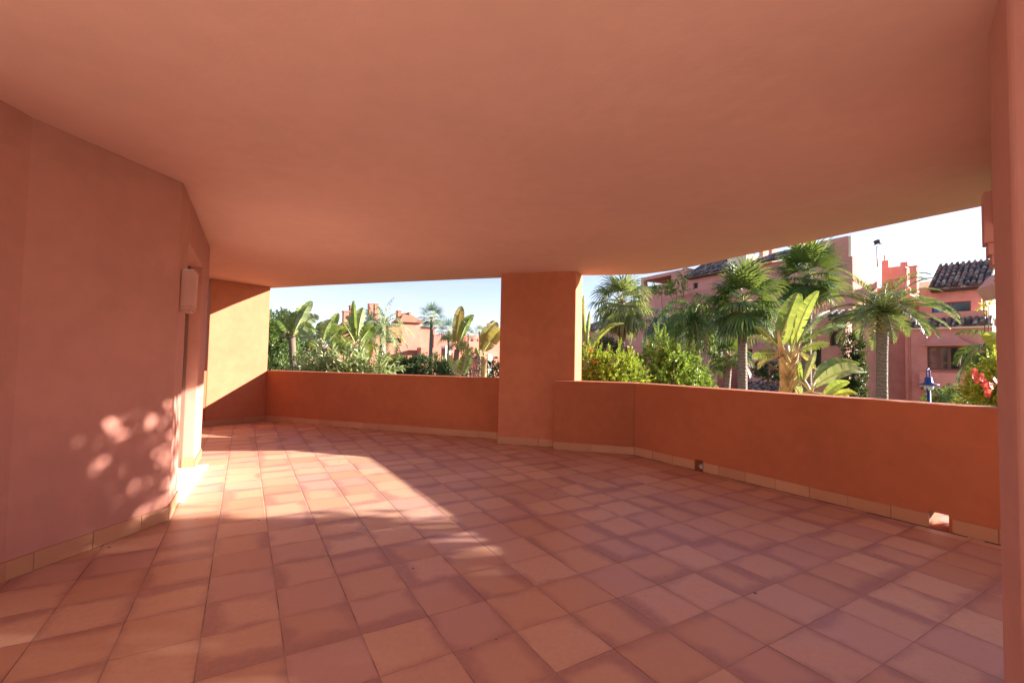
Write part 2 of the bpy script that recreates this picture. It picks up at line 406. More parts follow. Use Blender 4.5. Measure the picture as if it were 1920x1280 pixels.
# house wall on the left with the shuttered door
S0, S1, S2, HEAD = .50, 1.87, 2.60, 2.36
r = thing('house_wall', 'left house wall with dappled light and a narrow shuttered doorway', 'wall', (A.x, A.y, 0))
def W(s, w): return A+DW*s+NW*w
m = MB(); m.prism([N2, Npt, A, W(S0, 0), W(S0, -.28), W(S0, -.28)+V2((-.6, 0)), (-3.6, 1.5)], 0, CZ+.01)
m.build('wall', M['house'], r, bevel=.02)
m = MB(); m.prism([W(S1, 0), W(S2, 0), W(S2, 0)+V2((-1.6, -.1)), W(S1, -.28)+V2((-1.3, -.2)), W(S1, -.28)], 0, CZ+.01)
m.build('wall', M['house'], r, bevel=.02)
m = MB(); m.prism([W(S0, -.001), W(S1, -.001), W(S1, -.28), W(S0, -.28)], HEAD, CZ+.01); m.build('lintel', M['house'], r)
m = MB(); skirt(m, Npt, A, start=.2); skirt(m, N2, Npt); 
for (u0, u1) in ((.0, S0), (S1+.0, S2)):
    a_, b_ = W(u0, 0), W(u1, 0); P4 = [a_-NW*.005, b_-NW*.005, b_+NW*.012, a_+NW*.012]; m.prism(P4, .003, .112)
m.prism([W(S1, .0), W(S1, -.14), W(S1, -.14)-DW*.012, W(S1, 0)-DW*.012], .031, .14)
m.build('skirting', M['skirt'], r)
m = MB(); m.prism([W(S0-.02, .05), W(S1+.12, .13), W(S1+.0, -.3), W(S0, -.3)], .002, .03); m.build('threshold', M['marble'], r, bevel=.004)
sh = MB(); z = .04
while z < HEAD-.02:
    a_, b_ = W(S0, -.17), W(S1, -.17); c_, d_ = W(S0, -.155), W(S1, -.155)
    sh.add([(a_.x,a_.y,z),(b_.x,b_.y,z),(d_.x,d_.y,z+.012),(c_.x,c_.y,z+.012),(c_.x,c_.y,z+.034),(d_.x,d_.y,z+.034),(b_.x,b_.y,z+.046),(a_.x,a_.y,z+.046)],
           [(0,1,2,3),(3,2,5,4),(4,5,6,7)]); z += .046
sh.prism([W(S0, -.17), W(S1, -.17), W(S1, -.19), W(S0, -.19)], 0.03, HEAD); sh.build('roller_shutter', M['white'], r)
g_ = MB(); g_.prism([W(S1, -.12), W(S1-.012, -.12), W(S1-.012, -.15), W(S1, -.15)], .03, HEAD); g_.build('shutter_guide', M['frame'], r)
# wall light : plaster box with a stepped foot
Lp = W(.10, 0); r = thing('wall_light', 'boxy pale plaster wall light beside the shuttered doorway', 'wall light', (Lp.x, Lp.y, 1.7))
def lb(mm, s0, s1, w0, w1, z0, z1): mm.prism([W(s0, w0), W(s1, w0), W(s1, w1), W(s0, w1)], z0, z1)
m = MB(); lb(m, .07, .27, .002, .105, 1.735, 2.045); m.build('housing', M['lightbox'], r, bevel=.008)
m = MB(); lb(m, .08, .26, .002, .095, 1.712, 1.734); lb(m, .095, .245, .002, .08, 1.692, 1.711); m.build('stepped_base', M['lightbox'], r)
m = MB(); lb(m, .10, .24, .012, .085, 2.046, 2.056); m.build('lamp_glass', M['lampglass'], r)
# house walls behind the viewer that close the terrace (seen only as bounce light)
r = thing('house_wall', 'house wall with an added white bounce panel, beside and behind the viewer', 'wall', (0, -2.2, 0))
m = MB(); m.prism([(-3.6, -4.8), (-3.3, -4.8), (-3.3, 1.5), (-3.6, 1.5)], 0, CZ+.01); m.build('wall', M['wall'], r)
d_ = MB(); d_.box((-3.296, -3.9, .03), (-3.27, 1.2, 2.3)); d_.build('bounce_panel', M['white'], r)  # white panel on the wall, added out of view to bounce sunlight
pv = MB(); pv.add([(-3.29,-8.9,.004),(6.1,-8.9,.004),(6.1,-.9,.004),(-3.29,-.9,.004)], [(0,1,2,3)])  # unseen pale sheet, added to throw sunlight up onto the near ceiling
tag(pv.build('bounce_floor_sheet', M['marble']), kind='structure')
# upper storey and lower storey of our own building, outside the frame
r = thing('apartment_block', 'storey of the apartment block above and below the terrace', 'building', (0, 2, GROUND))
e2 = [(-8.0, 5.6), (-5.1, 9.3), (1.0, 7.2), (1.9, 6.9), (4.2, 3.2), (2.6, 1.5), (2.6, -2.1), (-8.0, -2.1)]
m = MB(); m.prism(e2, CZ+.505, CZ+3.4); m.build('wall', M['ext'], r)
m = MB(); m.prism(e2, GROUND, -.255); m.build('wall', M['ext'], r)

# ================================================================ GROUND
g = MB(); g.add([(-900,-300,GROUND),(900,-300,GROUND),(900,1500,GROUND),(-900,1500,GROUND)], [(0,1,2,3)])
tag(g.build('lawn', M['lawn']), kind='structure')
g = MB(); g.add([(-30,21,GROUND+.004),(40,21,GROUND+.004),(40,24,GROUND+.004),(-30,24,GROUND+.004)], [(0,1,2,3)])
tag(g.build('garden_path', M['paving']), kind='structure')

# ================================================================ BUILDINGS
class Facade:
    def __init__(s, x, Y, d):
        P = atY(x, 640, Y); s.o = V2(P); s.d = V2(d).normalized()
        n = V2((-s.d.y, s.d.x)); s.n = n if n.dot(-s.o) > 0 else -n
    def hit(s, x, y, w=0.0):
        d = ray(x, y); o = s.o+s.n*w; t = (o-V2(CAM)).dot(s.n)/V2(d).dot(s.n); P = CAM+d*t
        return (V2(P)-s.o).dot(s.d), P.z
    def P(s, u, w, z): q = s.o+s.d*u+s.n*w; return Vector((q.x, q.y, z))
    def r(s, x0, y0, x1, y1, w=0.0):
        xm = (x0+x1)/2; ua, ub = s.hit(x0, 640, w)[0], s.hit(x1, 640, w)[0]
        za, zb = s.hit(xm, y1, w)[1], s.hit(xm, y0, w)[1]
        return min(ua, ub), max(ua, ub), za, zb
def fbox(m, F, u0, u1, z0, z1, w0, w1):
    q = [F.P(u, w, z) for z in (z0, z1) for u, w in ((u0, w0), (u1, w0), (u1, w1), (u0, w1))]
    return m.add(q, [(0,3,2,1),(4,5,6,7),(0,1,5,4),(1,2,6,5),(2,3,7,6),(3,0,4,7)])
def fwall(m, F, u0, u1, z0, z1, w0, w1, holes=()):
    """wall slab between depths w0..w1 with real rectangular openings"""
    us = sorted(set([u0, u1]+[min(max(h[k], u0), u1) for h in holes for k in (0, 1)]))
    for a, b in zip(us, us[1:]):
        if b-a < 1e-4: continue
        c = (a+b)/2; hs = sorted([(h[2], h[3]) for h in holes if h[0] < c < h[1]])
        z = z0
        for h0, h1 in hs:
            if h0 > z: fbox(m, F, a, b, z, h0, w0, w1)
            z = max(z, h1)
        if z < z1: fbox(m, F, a, b, z, z1, w0, w1)
def casement(parent, F, R_, w, cols, rows=1, fr=.06, split=None, mat='frame'):
    u0, u1, z0, z1 = R_
    m = MB(); W_ = fr
    fbox(m, F, u0, u1, z0, z0+W_, w-.06, w); fbox(m, F, u0, u1, z1-W_, z1, w-.06, w)
    for k in range(cols+1):
        c = u0+(u1-u0)*k/cols; fbox(m, F, max(u0, c-W_/2*(1.7 if 0 < k < cols else 2)), min(u1, c+W_/2*(1.7 if 0 < k < cols else 2)), z0+W_, z1-W_, w-.055, w+.003)
    if split: zz = z0+(z1-z0)*split; fbox(m, F, u0+W_, u1-W_, zz-W_*.5, zz+W_*.5, w-.058, w-.002)
    o = m.build('window', M[mat], parent)
    g = MB(); fbox(g, F, u0+.01, u1-.01, z0+.01, z1-.01, w-.05, w-.035); g.build('pane', M['glass'], o)
    return o
def tileroof(m, F, u0, u1, wA, zA, wB, zB, uoff0=0, uoff1=0, pitch=.24, row=.42):
    """barrel tiles laid from eave (wA,zA) up to (wB,zB)"""
    n = max(2, int((u1-u0)/pitch)); L = sqrt((wA-wB)**2+(zB-zA)**2); rows = max(1, int(L/row))
    rd = random.Random(n*31+rows)
    # deck below
    m.add([F.P(u0, wA, zA-.02), F.P(u1, wA, zA-.02), F.P(u1+uoff1, wB, zB-.02), F.P(u0+uoff0, wB, zB-.02),
           F.P(u0, wA, zA-.10), F.P(u1, wA, zA-.10), F.P(u1+uoff1, wB, zB-.10), F.P(u0+uoff0, wB, zB-.10)], [(0,1,2,3),(7,6,5,4),(0,4,5,1),(1,5,6,2),(3,2,6,7),(0,3,7,4)])
    up = Vector((0, (wB-wA)/L, (zB-zA)/L)); nn = (-(up.z), up.y)  # in (w,z)
    for j in range(rows):
        t0, t1 = j/rows-(.06/L if j else .05/L), (j+1)/rows
        for i in range(n):
            vs = []
            for tt, lift, rr in ((t0, .035, .52), (t1, .012, .44)):
                a0 = u0+uoff0*tt; a1 = u1+uoff1*tt; c = a0+(a1-a0)*(i+.5)/n
                wv = wA+(wB-wA)*tt; zv = zA+(zB-zA)*tt
                for k in range(5):
                    th = pi*k/4; du = -cos(th)*pitch*rr*.86; h = sin(th)*pitch*.42+lift+rd.uniform(0, .012)
                    vs.append(F.P(c+du, wv+up.z*h, zv-up.y*h if False else zv+abs(up.y)*h))
            m.add(vs, [(k, k+1, k+6, k+5) for k in range(4)]+[(0, 1, 2, 3, 4)], False)
def chimney(parent, F, x0, y0, x1, y1, w, depth=.6, mat='ext', cap=True):
    u0, u1, z0, z1 = F.r(x0, y0, x1, y1, w)
    m = MB(); fbox(m, F, u0, u1, z0-.6, z1, w-depth, w); o = m.build('chimney', M[mat], parent)
    if cap:
        m = MB(); e = (u1-u0)*.14; fbox(m, F, u0-e, u1+e, z1, z1+e*1.3, w-depth-e, w+e); m.build('chimney_cap', M[mat], o)
    return o
G = GROUND

# ---- right-hand house -------------------------------------------------
F = Facade(1861, 25, (-.6, .8))
R = thing('terraced_house', 'terracotta house at the right with tiled roofs, bell hooded bay window and balcony', 'house', F.P(0, 0, G))
bay = F.r(1697, 612, 1861, 700)
win = F.r(1738, 649, 1821, 694); gf = F.r(1737, 730, 1832, 800)
m = MB(); fwall(m, F, bay[0], bay[1], G, bay[3], -.35, 0, [win, (gf[0], gf[1], G+.05, gf[3])])
fbox(m, F, bay[0], bay[1], G, bay[3]-.01, -5, -1.6); fbox(m, F, bay[0], bay[1], bay[3]-.25, bay[3]-.006, -1.58, -.352); fbox(m, F, bay[1]-.3, bay[1]-.001, G, bay[3]-.004, -1.59, -.351); fbox(m, F, bay[0]+.001, bay[0]+.3, G, bay[3]-.004, -1.59, -.351)
m.build('wall', M['ext'], R)
casement(R, F, win, -.12, 4, split=.30, fr=.09)
casement(R, F, (gf[0], gf[1], G+.05, gf[3]), -.22, 4)
# bell shaped hood
h0 = F.r(1733, 622, 1825, 646); ha = F.r(1752, 622, 1797, 646)
m = MB(); N_ = 8; rows_ = []
for j in range(N_+1):
    tt = j/N_; e = tt**2.4; u0 = ha[0]*(1-e)+h0[0]*e; u1 = ha[1]*(1-e)+h0[1]*e; wv = .06+.50*e; zz = h0[3]+(h0[2]-h0[3])*tt
    rows_.append([F.P(u0, .0, zz), F.P(u0, wv, zz), F.P(u1, wv, zz), F.P(u1, .0, zz)])
vs = [p for r_ in rows_ for p in r_]; fs = [(j*4+k, j*4+k+1, (j+1)*4+k+1, (j+1)*4+k) for j in range(N_) for k in range(3)]+[(0,3,2,1), (N_*4, N_*4+1, N_*4+2, N_*4+3)]
m.add(vs, fs); fbox(m, F, h0[0]-.03, h0[1]+.03, h0[2]-.07, h0[2]-.003, .002, .59); m.build('window_hood', M['ext'], R)
b = F.r(1728, 699, 1832, 727); m = MB(); fbox(m, F, b[0], b[1], b[2], b[3], .002, .65); m.build('balcony', M['ext'], R)
m = MB(); fbox(m, F, b[0]+.05, b[1]-.05, b[2]-.14, b[2]-.01, .004, .60); m.build('balcony_beam', M['rafter'], R)
aw = F.r(1745, 741, 1830, 747); m = MB(); fbox(m, F, aw[0], aw[1], aw[2]-.1, aw[3], .01, .5); m.build('ledge', M['ext'], R)
# tile strip and terrace parapet
st_ = F.r(1694, 597, 1864, 611)
m = MB(); tileroof(m, F, st_[0], st_[1], .28, st_[2]+.02, -.25, st_[3]+.0, pitch=.27, row=.6); m.build('roof', M['roof'], R)
m = MB(); fbox(m, F, st_[0]+.03, st_[1]-.03, st_[2]-.16, st_[2]-.085, .003, .26); m.build('cornice', M['cream'], R)
pr = F.r(1697, 585, 1853, 600, -.3); m = MB(); fbox(m, F, pr[0], pr[1], bay[3]-.02, pr[3], -.5, -.28); m.build('parapet', M['ext'], R)
# attic storey
at = F.r(1725, 538, 1842, 600, -1.7); aw_ = F.r(1748, 566, 1822, 586, -1.7)
m = MB(); fwall(m, F, at[0], at[1], bay[3]-.5, at[3], -2.0, -1.7, [aw_]); fbox(m, F, at[0], at[1], bay[3]-.5, at[3]-.01, -6, -2.6); fbox(m, F, at[0], at[1], at[3]-.2, at[3]-.005, -2.59, -2.01)
m.build('wall', M['ext'], R); casement(R, F, aw_, -1.8, 2)
um = (aw_[0]+aw_[1])/2; m = MB(); fbox(m, F, um+.1, aw_[1]-.08, aw_[2]+.08, aw_[3]-.12, -1.79, -1.77); m.build('window_blind', M['bluetarp'], R)
ev = F.r(1742, 536, 1858, 540, -1.3); zr = F.hit(1800, 493, -4.2)[1]
m = MB(); tileroof(m, F, ev[0], ev[1], -1.2, ev[3], -4.2, zr, pitch=.26, row=.5); m.build('roof', M['roof'], R)
m = MB(); fbox(m, F, ev[0]+.15, ev[1]-.1, ev[3]-.24, ev[3]-.11, -1.69, -1.25); m.build('eave', M['rafter'], R)
m = MB(); a_, b_ = F.P(ev[0]-.07, -1.2, ev[3]-.1), F.P(ev[0]-.07, -4.2, zr-.1)
m.add([a_, b_, b_+Vector((0,0,.24)), a_+Vector((0,0,.24)), a_-Vector(F.d.to_3d())*-.068, b_-Vector(F.d.to_3d())*-.068, b_-Vector(F.d.to_3d())*-.068+Vector((0,0,.24)), a_-Vector(F.d.to_3d())*-.068+Vector((0,0,.24))],
      [(0,1,2,3),(7,6,5,4),(3,2,6,7),(0,4,5,1),(0,3,7,4)]); m.build('verge', M['cream'], R)
# set-back stair wall with brick lattice screens
sb = F.r(1600, 540, 1699, 700, -.8); l1 = F.r(1614, 651, 1664, 680, -.8); l2 = F.r(1614, 735, 1664, 760, -.8)
m = MB(); fwall(m, F, sb[0], sb[1], G, sb[3], -1.0, -.8, [l1, l2]); fbox(m, F, sb[0], sb[1], G, sb[3]-.01, -4.5, -1.9); m.build('wall', M['ext'], R)
for L_ in (l1, l2):
    m = MB(); nx, nz_ = 10, 6; hs = []
    du, dz = (L_[1]-L_[0])/nx, (L_[3]-L_[2])/nz_
    for i in range(nx):
        for j in range(nz_): hs.append((L_[0]+du*(i+.22), L_[0]+du*(i+.82), L_[2]+dz*(j+.2), L_[2]+dz*(j+.84)))
    fwall(m, F, L_[0], L_[1], L_[2], L_[3], -.97, -.86, hs); m.build('lattice_screen', M['ext'], R)
vh = F.r(1671, 635, 1677, 641, -.8); m = MB(); m.tube([F.P((vh[0]+vh[1])/2, -.9, vh[2]), F.P((vh[0]+vh[1])/2, -.72, vh[2])], .09, 10); m.build('vent_pipe', M['rafter'], R)
# roof-top pieces
up_ = F.r(1655, 500, 1700, 545, -2.5); m = MB(); fbox(m, F, up_[0], up_[1], sb[3]-.5, up_[3], -4, -2.5)
q = F.r(1655, 488, 1668, 505, -2.5); fbox(m, F, q[0], q[1], up_[3], q[3], -3, -2.51); q = F.r(1690, 491, 1704, 505, -2.5); fbox(m, F, q[0], q[1], up_[3], q[3], -3, -2.51); m.build('wall', M['ext'], R)
chimney(R, F, 1707, 500, 1721, 530, -2.6, .5)
m = MB(); q = F.r(1660, 478, 1662, 500, -2.6); fbox(m, F, q[0], q[0]+.08, q[2], q[3], -2.7, -2.62); m.build('vent_pipe', M['ext'], R)

m = MB(); m.tube([F.P(bay[1]-.22, .06, G), F.P(bay[1]-.22, .06, bay[3]-.25)], .045, 8); m.build('downpipe', M['ext2'], R)
m = MB(); fbox(m, F, win[0]-.06, win[1]+.06, win[2]-.07, win[2]-.003, -.1, .05); m.build('window_sill', M['ext2'], R)
# ---- sunlit wall of the next house ------------------------------------
F2 = Facade(1836, 33, (.86, .50))
r2 = thing('terraced_house', 'bright sunlit cream gable end just right of the house with the bay window', 'house', F2.P(0, 0, G))
q = F2.r(1838, 530, 1915, 640); m = MB(); fwall(m, F2, q[0], q[1]+6, G, q[3], -4, 0); m.build('wall', M['cream'], r2)
q = F2.r(1868, 598, 1915, 625); m = MB(); fbox(m, F2, q[0], q[1], G, q[2], .01, 2.0); m.build('wall', M['ext'], r2)
m = MB(); tileroof(m, F2, q[0]-.2, q[1], 2.3, q[2]+.0, .3, q[3], pitch=.3, row=.6); m.build('roof', M['roof'], r2)
# near eave peeping out at the right edge
F3 = Facade(1868, 12, (.8, -.35))
r3 = thing('neighbour_roof', 'corner of a tiled eave poking out beside the near right pillar', 'roof', atY(1900, 560, 12))
pa = [atY(1862, 531, 12), atY(1889, 503, 11.6), atY(1899, 510, 11.5), atY(1899, 552, 11.5), atY(1876, 556, 12)]
m = MB(); bk = Vector((1.2, 1.6, .1)); vs = pa+[p+bk for p in pa]; m.add(vs, [(0,1,2,3,4), (9,8,7,6,5)]+[(k, k+5, (k+1)%5+5, (k+1)%5) for k in range(5)]); m.build('eave', M['ext'], r3)
m = MB(); m.tube([pa[0]+Vector((.02,-.05,.05)), pa[1]+Vector((.02,-.05,.05))], .045, 6); m.tube([atY(1880, 520, 11.7), atY(1899, 536, 11.45)], .05, 6); m.build('ridge_tile', M['roof'], r3)

# ---- middle building --------------------------------------------------
F = Facade(1592, 28, (-.45, .893))
B = thing('apartment_building', 'long three storey terracotta apartment building behind the palms in the right opening', 'building', F.P(0, 0, G))
zt = F.hit(1566, 447)[1]
tw = F.r(1542, 447, 1592, 700); m = MB(); fbox(m, F, tw[0]-.16, tw[0]-.002, G, zt-.02, -2.4, -.03); m.build('sun_painted_end', M['cream'], B)  # cream panel over the tower's end face; full sun put into its colour
m = MB(); fbox(m, F, tw[0], tw[1], G, zt, -2.4, 0)
t2 = F.r(1560, 483, 1600, 700, .3); fbox(m, F, t2[0], t2[1], G, t2[3], -2.5, .3); m.build('wall', M['ext'], B)
mid = F.r(1288, 516, 1542, 700); zmid = F.hit(1330, 514)[1]
lo = F.r(1376, 655, 1410, 694); lo2 = F.r(1376, 716, 1410, 760); sw = F.r(1299, 530, 1308, 541); w5 = F.r(1475, 600, 1500, 640); w6 = F.r(1425, 560, 1450, 600)
m = MB(); fwall(m, F, mid[0], mid[1], G, zmid, -.4, -.02, [lo, (lo2[0], lo2[1], G+.05, lo2[3]), sw, w5, w6]); fbox(m, F, mid[0], mid[1], G, zmid-.01, -7, -2.2); fbox(m, F, mid[0], mid[1], zmid-.3, zmid-.005, -2.19, -.41); m.build('wall', M['ext'], B)
for hh in (sw, w5, w6): casement(B, F, hh, -.2, 1 if hh is sw else 2)
casement(B, F, lo, -1.8, 2); m = MB(); fbox(m, F, lo[0], lo[1], lo[2], lo[2]+.9, -.3, -.1); m.build('balcony', M['ext'], B)
ea = F.r(1289, 512, 1372, 517); zb = F.hit(1330, 484, -3)[1]
m = MB(); tileroof(m, F, ea[0], ea[1], .45, zmid+.02, -3.2, zb, pitch=.30, row=.55); m.build('roof', M['roof'], B)
m = MB(); fbox(m, F, ea[0]+.2, ea[1]-.2, zmid-.16, zmid-.07, -.01, .40); m.build('eave', M['rafter'], B)
ea = F.r(1405, 512, 1541, 517); zb = F.hit(1460, 474, -3)[1]
m = MB(); tileroof(m, F, ea[0], ea[1], .45, zmid+.05, -3.2, zb, pitch=.30, row=.55); m.build('roof', M['roof'], B)
gq = F.r(1372, 476, 1408, 520, -1); m = MB(); fbox(m, F, gq[0], gq[1], zmid+.01, gq[3]-.2, -4, -.5); m.build('wall', M['cream'], B)
for (x0, y0, x1, y1, ww) in ((1442, 462, 1448, 480, -3), (1424, 467, 1431, 486, -3), (1484, 455, 1506, 474, -3.5), (1512, 452, 1522, 470, -3.5)): chimney(B, F, x0, y0, x1, y1, ww)
# upper left storey with loggia, terrace in front
ul = F.r(1201, 512, 1289, 700); lg = F.r(1206, 521, 1258, 534)
m = MB(); fwall(m, F, ul[0], ul[1], G, ul[3], -.5, 0, [lg]); fbox(m, F, ul[0], ul[1], G, ul[3]-.01, -8, -3.0); fbox(m, F, ul[0], ul[1], ul[3]-.3, ul[3]-.005, -2.99, -.51); m.build('wall', M['ext'], B)
casement(B, F, lg, -2.6, 3)
te = F.r(1217, 553, 1345, 700, 2.2); m = MB(); fbox(m, F, te[0], te[1], G, te[3], .01, 2.2); m.build('terrace_wall', M['ext'], B)
te2 = F.r(1290, 543, 1352, 700, 1.4); m = MB(); fbox(m, F, te2[0]-.01, te2[1], G, te2[3], .012, 1.4); m.build('terrace_wall', M['ext'], B)
nb = F.r(1196, 603, 1212, 614, 2.2)
# low left wing
lw = F.r(1080, 619, 1163, 700, 1.0); m = MB(); d5 = F.r(1145, 650, 1160, 668, 1.0)
fwall(m, F, lw[0], lw[1], G, lw[3], .6, 1.0, [d5]); fbox(m, F, lw[0], lw[1], G, lw[3]-.01, -6, .2); m.build('wall', M['ext'], B)
m = MB(); zz = F.hit(1130, 601, -2)[1]; tileroof(m, F, lw[0], lw[1], 1.5, lw[3]+.02, -2.5, zz, pitch=.32, row=.6); m.build('roof', M['roof'], B)
lx = F.r(1163, 560, 1218, 700, .5); m = MB(); d6 = F.r(1170, 650, 1186, 668, .5); d7 = F.r(1197, 603, 1210, 613, .5); fwall(m, F, lx[0], lx[1], G, F.hit(1190, 565, .5)[1], .1, .5, [d6, d7]); fbox(m, F, lx[0], lx[1], G, F.hit(1190, 565, .5)[1]-.01, -5, -.4); m.build('wall', M['ext'], B)
# front blocks
fb = F.r(1411, 657, 1478, 700, 2.5); fw = F.r(1420, 681, 1436, 706, 2.5)
m = MB(); fwall(m, F, fb[0], fb[1], G, fb[3], 2.1, 2.5, [fw]); fbox(m, F, fb[0], fb[1], G, fb[3]-.01, -.0, 1.6); m.build('wall', M['ext'], B)
fr_ = F.r(1388, 722, 1452, 736, 3.6); m = MB(); tileroof(m, F, fr_[0], fr_[1], 4.6, fr_[2]-.1, 2.6, fr_[3]+.1, pitch=.26, row=.4); m.build('roof', M['roof'], B)
m = MB(); fbox(m, F, fr_[0]+.1, fr_[1]-.1, G, fr_[2]-.22, 2.51, 4.4); m.build('wall', M['ext'], B)
# block with the square window, roof overhang
F4 = Facade(1586, 22, (-.75, .66))
C_ = thing('apartment_building', 'terracotta block with a small square window and thin tiled overhang left of the date palm', 'building', F4.P(0, 0, G))
fb = F4.r(1500, 588, 1586, 700); fw = F4.r(1556, 620, 1577, 648); lw_ = F4.r(1510, 650, 1540, 690)
m = MB(); fwall(m, F4, fb[0], fb[1], G, fb[3], -.35, 0, [fw, lw_]); fbox(m, F4, fb[0], fb[1], G, fb[3]-.01, -3, -.8); m.build('wall', M['ext'], C_)
casement(C_, F4, fw, -.3, 1); casement(C_, F4, lw_, -.3, 2)
ov = F4.r(1556, 583, 1622, 598, 0); m = MB(); tileroof(m, F4, ov[0], ov[1], .9, ov[2]+.1, -1.2, ov[3]+.1, pitch=.26, row=.5); m.build('roof', M['roof'], C_)
m = MB(); fbox(m, F4, ov[0]+.05, ov[1]-.05, ov[2]-.08, ov[2]-.005, -.9, .85); m.build('eave', M['rafter'], C_)
# TV antenna and roof cowls against the sky
an = thing('roof_antenna', 'tripod mast with a small pink flue above the date palm', 'antenna', atY(1620, 520, 30))
p0 = atY(1622, 500, 30); p1 = atY(1621, 460, 30); m = MB()
m.tube([atY(1613, 498, 30), atY(1620, 474, 30)], .03, 5); m.tube([atY(1625, 494, 30.4), atY(1621, 474, 30)], .03, 5); m.build('mast', M['steel'], an)
m = MB(); m.tube([atY(1620.5, 474, 30), atY(1620, 459, 30)], .10, 8); m.build('flue', M['ext2'], an)
cwl = thing('roof_cowl', 'dark bird shaped metal cowl against the white sky', 'cowl', atY(1645, 470, 30))
m = MB(); c0 = atY(1645, 457, 30); m.tube([atY(1645, 500, 30), atY(1645, 462, 30)], .05, 6); m.build('pipe', M['steel'], cwl)
m = MB(); m.tube([c0+Vector((-.18,0,-.1)), c0+Vector((-.1,0,.08)), c0+Vector((.06,0,.16)), c0+Vector((.2,0,.05))], [.05,.16,.15,.05], 8)
m.tube([c0+Vector((.1,0,0)), c0+Vector((.38,0,-.04))], .025, 5); m.build('cowl_head', M['dark'], cwl)

# ---- far buildings in the left opening --------------------------------
F = Facade(650, 50, (.862, .507))
L = thing('apartment_building', 'distant sunlit pink building with a hipped brown roof tower and chimneys, left opening', 'building', F.P(10, -2, G))
base = F.r(560, 645, 845, 700, 0); zb_ = F.hit(740, 655)[1]
o1 = F.r(748, 666, 775, 674); o2 = F.r(672, 671, 689, 700)
m = MB(); fwall(m, F, base[0], base[1], G, zb_, -.5, 0, [o1, (o2[0], o2[1], G+.1, o2[3])]); fbox(m, F, base[0], base[1], G, zb_-.01, -9, -2.2); m.build('wall', M['ext2'], L)
casement(L, F, o1, -2.0, 3); casement(L, F, (o2[0], o2[1], G+.1, o2[3]), -.4, 2)
s2 = F.r(640, 608, 788, 660, -2); o3 = F.r(723, 633, 757, 643, -2); o4 = F.r(742, 646, 777, 653, -2)
m = MB(); fwall(m, F, s2[0], s2[1], zb_-.2, F.hit(740, 612, -2)[1], -2.5, -2, [o3, o4]); fbox(m, F, s2[0], s2[1], zb_-.2, F.hit(740, 612, -2)[1]-.01, -9, -4.4); fbox(m, F, s2[0], s2[1], F.hit(740, 612, -2)[1]-.3, F.hit(740, 612, -2)[1]-.006, -4.39, -2.51); m.build('wall', M['ext2'], L)
casement(L, F, o3, -4.2, 4); casement(L, F, o4, -4.1, 4)
ledge = F.r(718, 643, 790, 646, -.4); m = MB(); fbox(m, F, ledge[0], ledge[1], zb_-.1, ledge[2]-.1, -1.0, -.4); m.build('balcony', M['ext2'], L)
tt_ = F.r(752, 603, 786, 640, -2.2); m = MB(); fbox(m, F, tt_[0], tt_[1], zb_-.2, tt_[3], -5, -1.99); m.build('wall', M['ext2'], L)
zz = tt_[3]; u0, u1 = tt_[0]-.4, tt_[1]+.4; um = (u0+u1)/2; apz = F.hit(766, 587, -3.5)[1]
m = MB(); m.add([F.P(u0,-1.6,zz), F.P(u1,-1.6,zz), F.P(u1,-5.4,zz), F.P(u0,-5.4,zz), F.P(um-.5,-3.5,apz), F.P(um+.1,-3.5,apz), F.P(u0,-1.6,zz-.12), F.P(u1,-1.6,zz-.12), F.P(u1,-5.4,zz-.12), F.P(u0,-5.4,zz-.12)],
   [(0,1,5,4), (1,2,5), (2,3,4,5), (3,0,4), (9,8,7,6), (0,6,7,1), (1,7,8,2), (3,9,6,0)]); m.build('roof', M['redroof'], L)
for (x0,y0,x1,y1) in ((643,584,653,612),(655,573,661,600),(691,570,698,612),(701,570,708,612),(745,583,751,600),(766,586,769,594)): chimney(L, F, x0, y0, x1, y1, -3, 1.0, 'ext2')
s3 = F.r(786, 615, 815, 650, -2.5); m = MB(); fbox(m, F, s3[0], s3[1], zb_-.2, s3[3], -8, -2.4); m.build('wall', M['ext2'], L)
m = MB(); fbox(m, F, s3[0]-.05, s3[1]+.15, s3[3], s3[3]+.18, -8, -2.2); m.build('coping', M['rafter'], L)
s4 = F.r(815, 627, 845, 660, -2.0); m = MB(); fbox(m, F, s4[0], s4[1]+1, zb_-.2, s4[3], -8, -2.3); m.build('wall', M['ext2'], L)
s5 = F.r(790, 652, 836, 700, 1.5); m = MB(); fbox(m, F, s5[0], s5[1], G, s5[3], .01, 1.5); m.build('wall', M['ext2'], L)
s6 = F.r(836, 648, 846, 690, 1.7); m = MB(); fbox(m, F, s6[0], s6[1], G, s6[3], .011, 1.7); m.build('wall', M['white'], L)
F = Facade(868, 66, (.862, .507))
L2_ = thing('apartment_building', 'low pink terraced building beside the column edge in the left opening', 'building', F.P(4, -2, G))
a1 = F.r(850, 652, 960, 700); o1 = F.r(880, 656, 905, 661); o2 = F.r(926, 668, 945, 673)
m = MB(); fwall(m, F, a1[0], a1[1], G, a1[3], -.5, 0, [o2]); fbox(m, F, a1[0], a1[1], G, a1[3]-.01, -8, -2); m.build('wall', M['ext2'], L2_); casement(L2_, F, o2, -1.8, 3)
a2 = F.r(868, 630, 960, 660, -2); o3 = F.r(882, 635, 897, 640, -2)
m = MB(); fwall(m, F, a2[0], a2[1], a1[3]-.1, a2[3], -2.5, -2, [o3]); fbox(m, F, a2[0], a2[1], a1[3]-.1, a2[3]-.01, -8, -4); m.build('wall', M['ext2'], L2_); casement(L2_, F, o3, -3.8, 2)
m = MB(); q = F.r(915, 664, 922, 690, 1); fbox(m, F, q[0], q[1], G, q[3], .01, 1.2); m.build('pillar', M['white'], L2_)

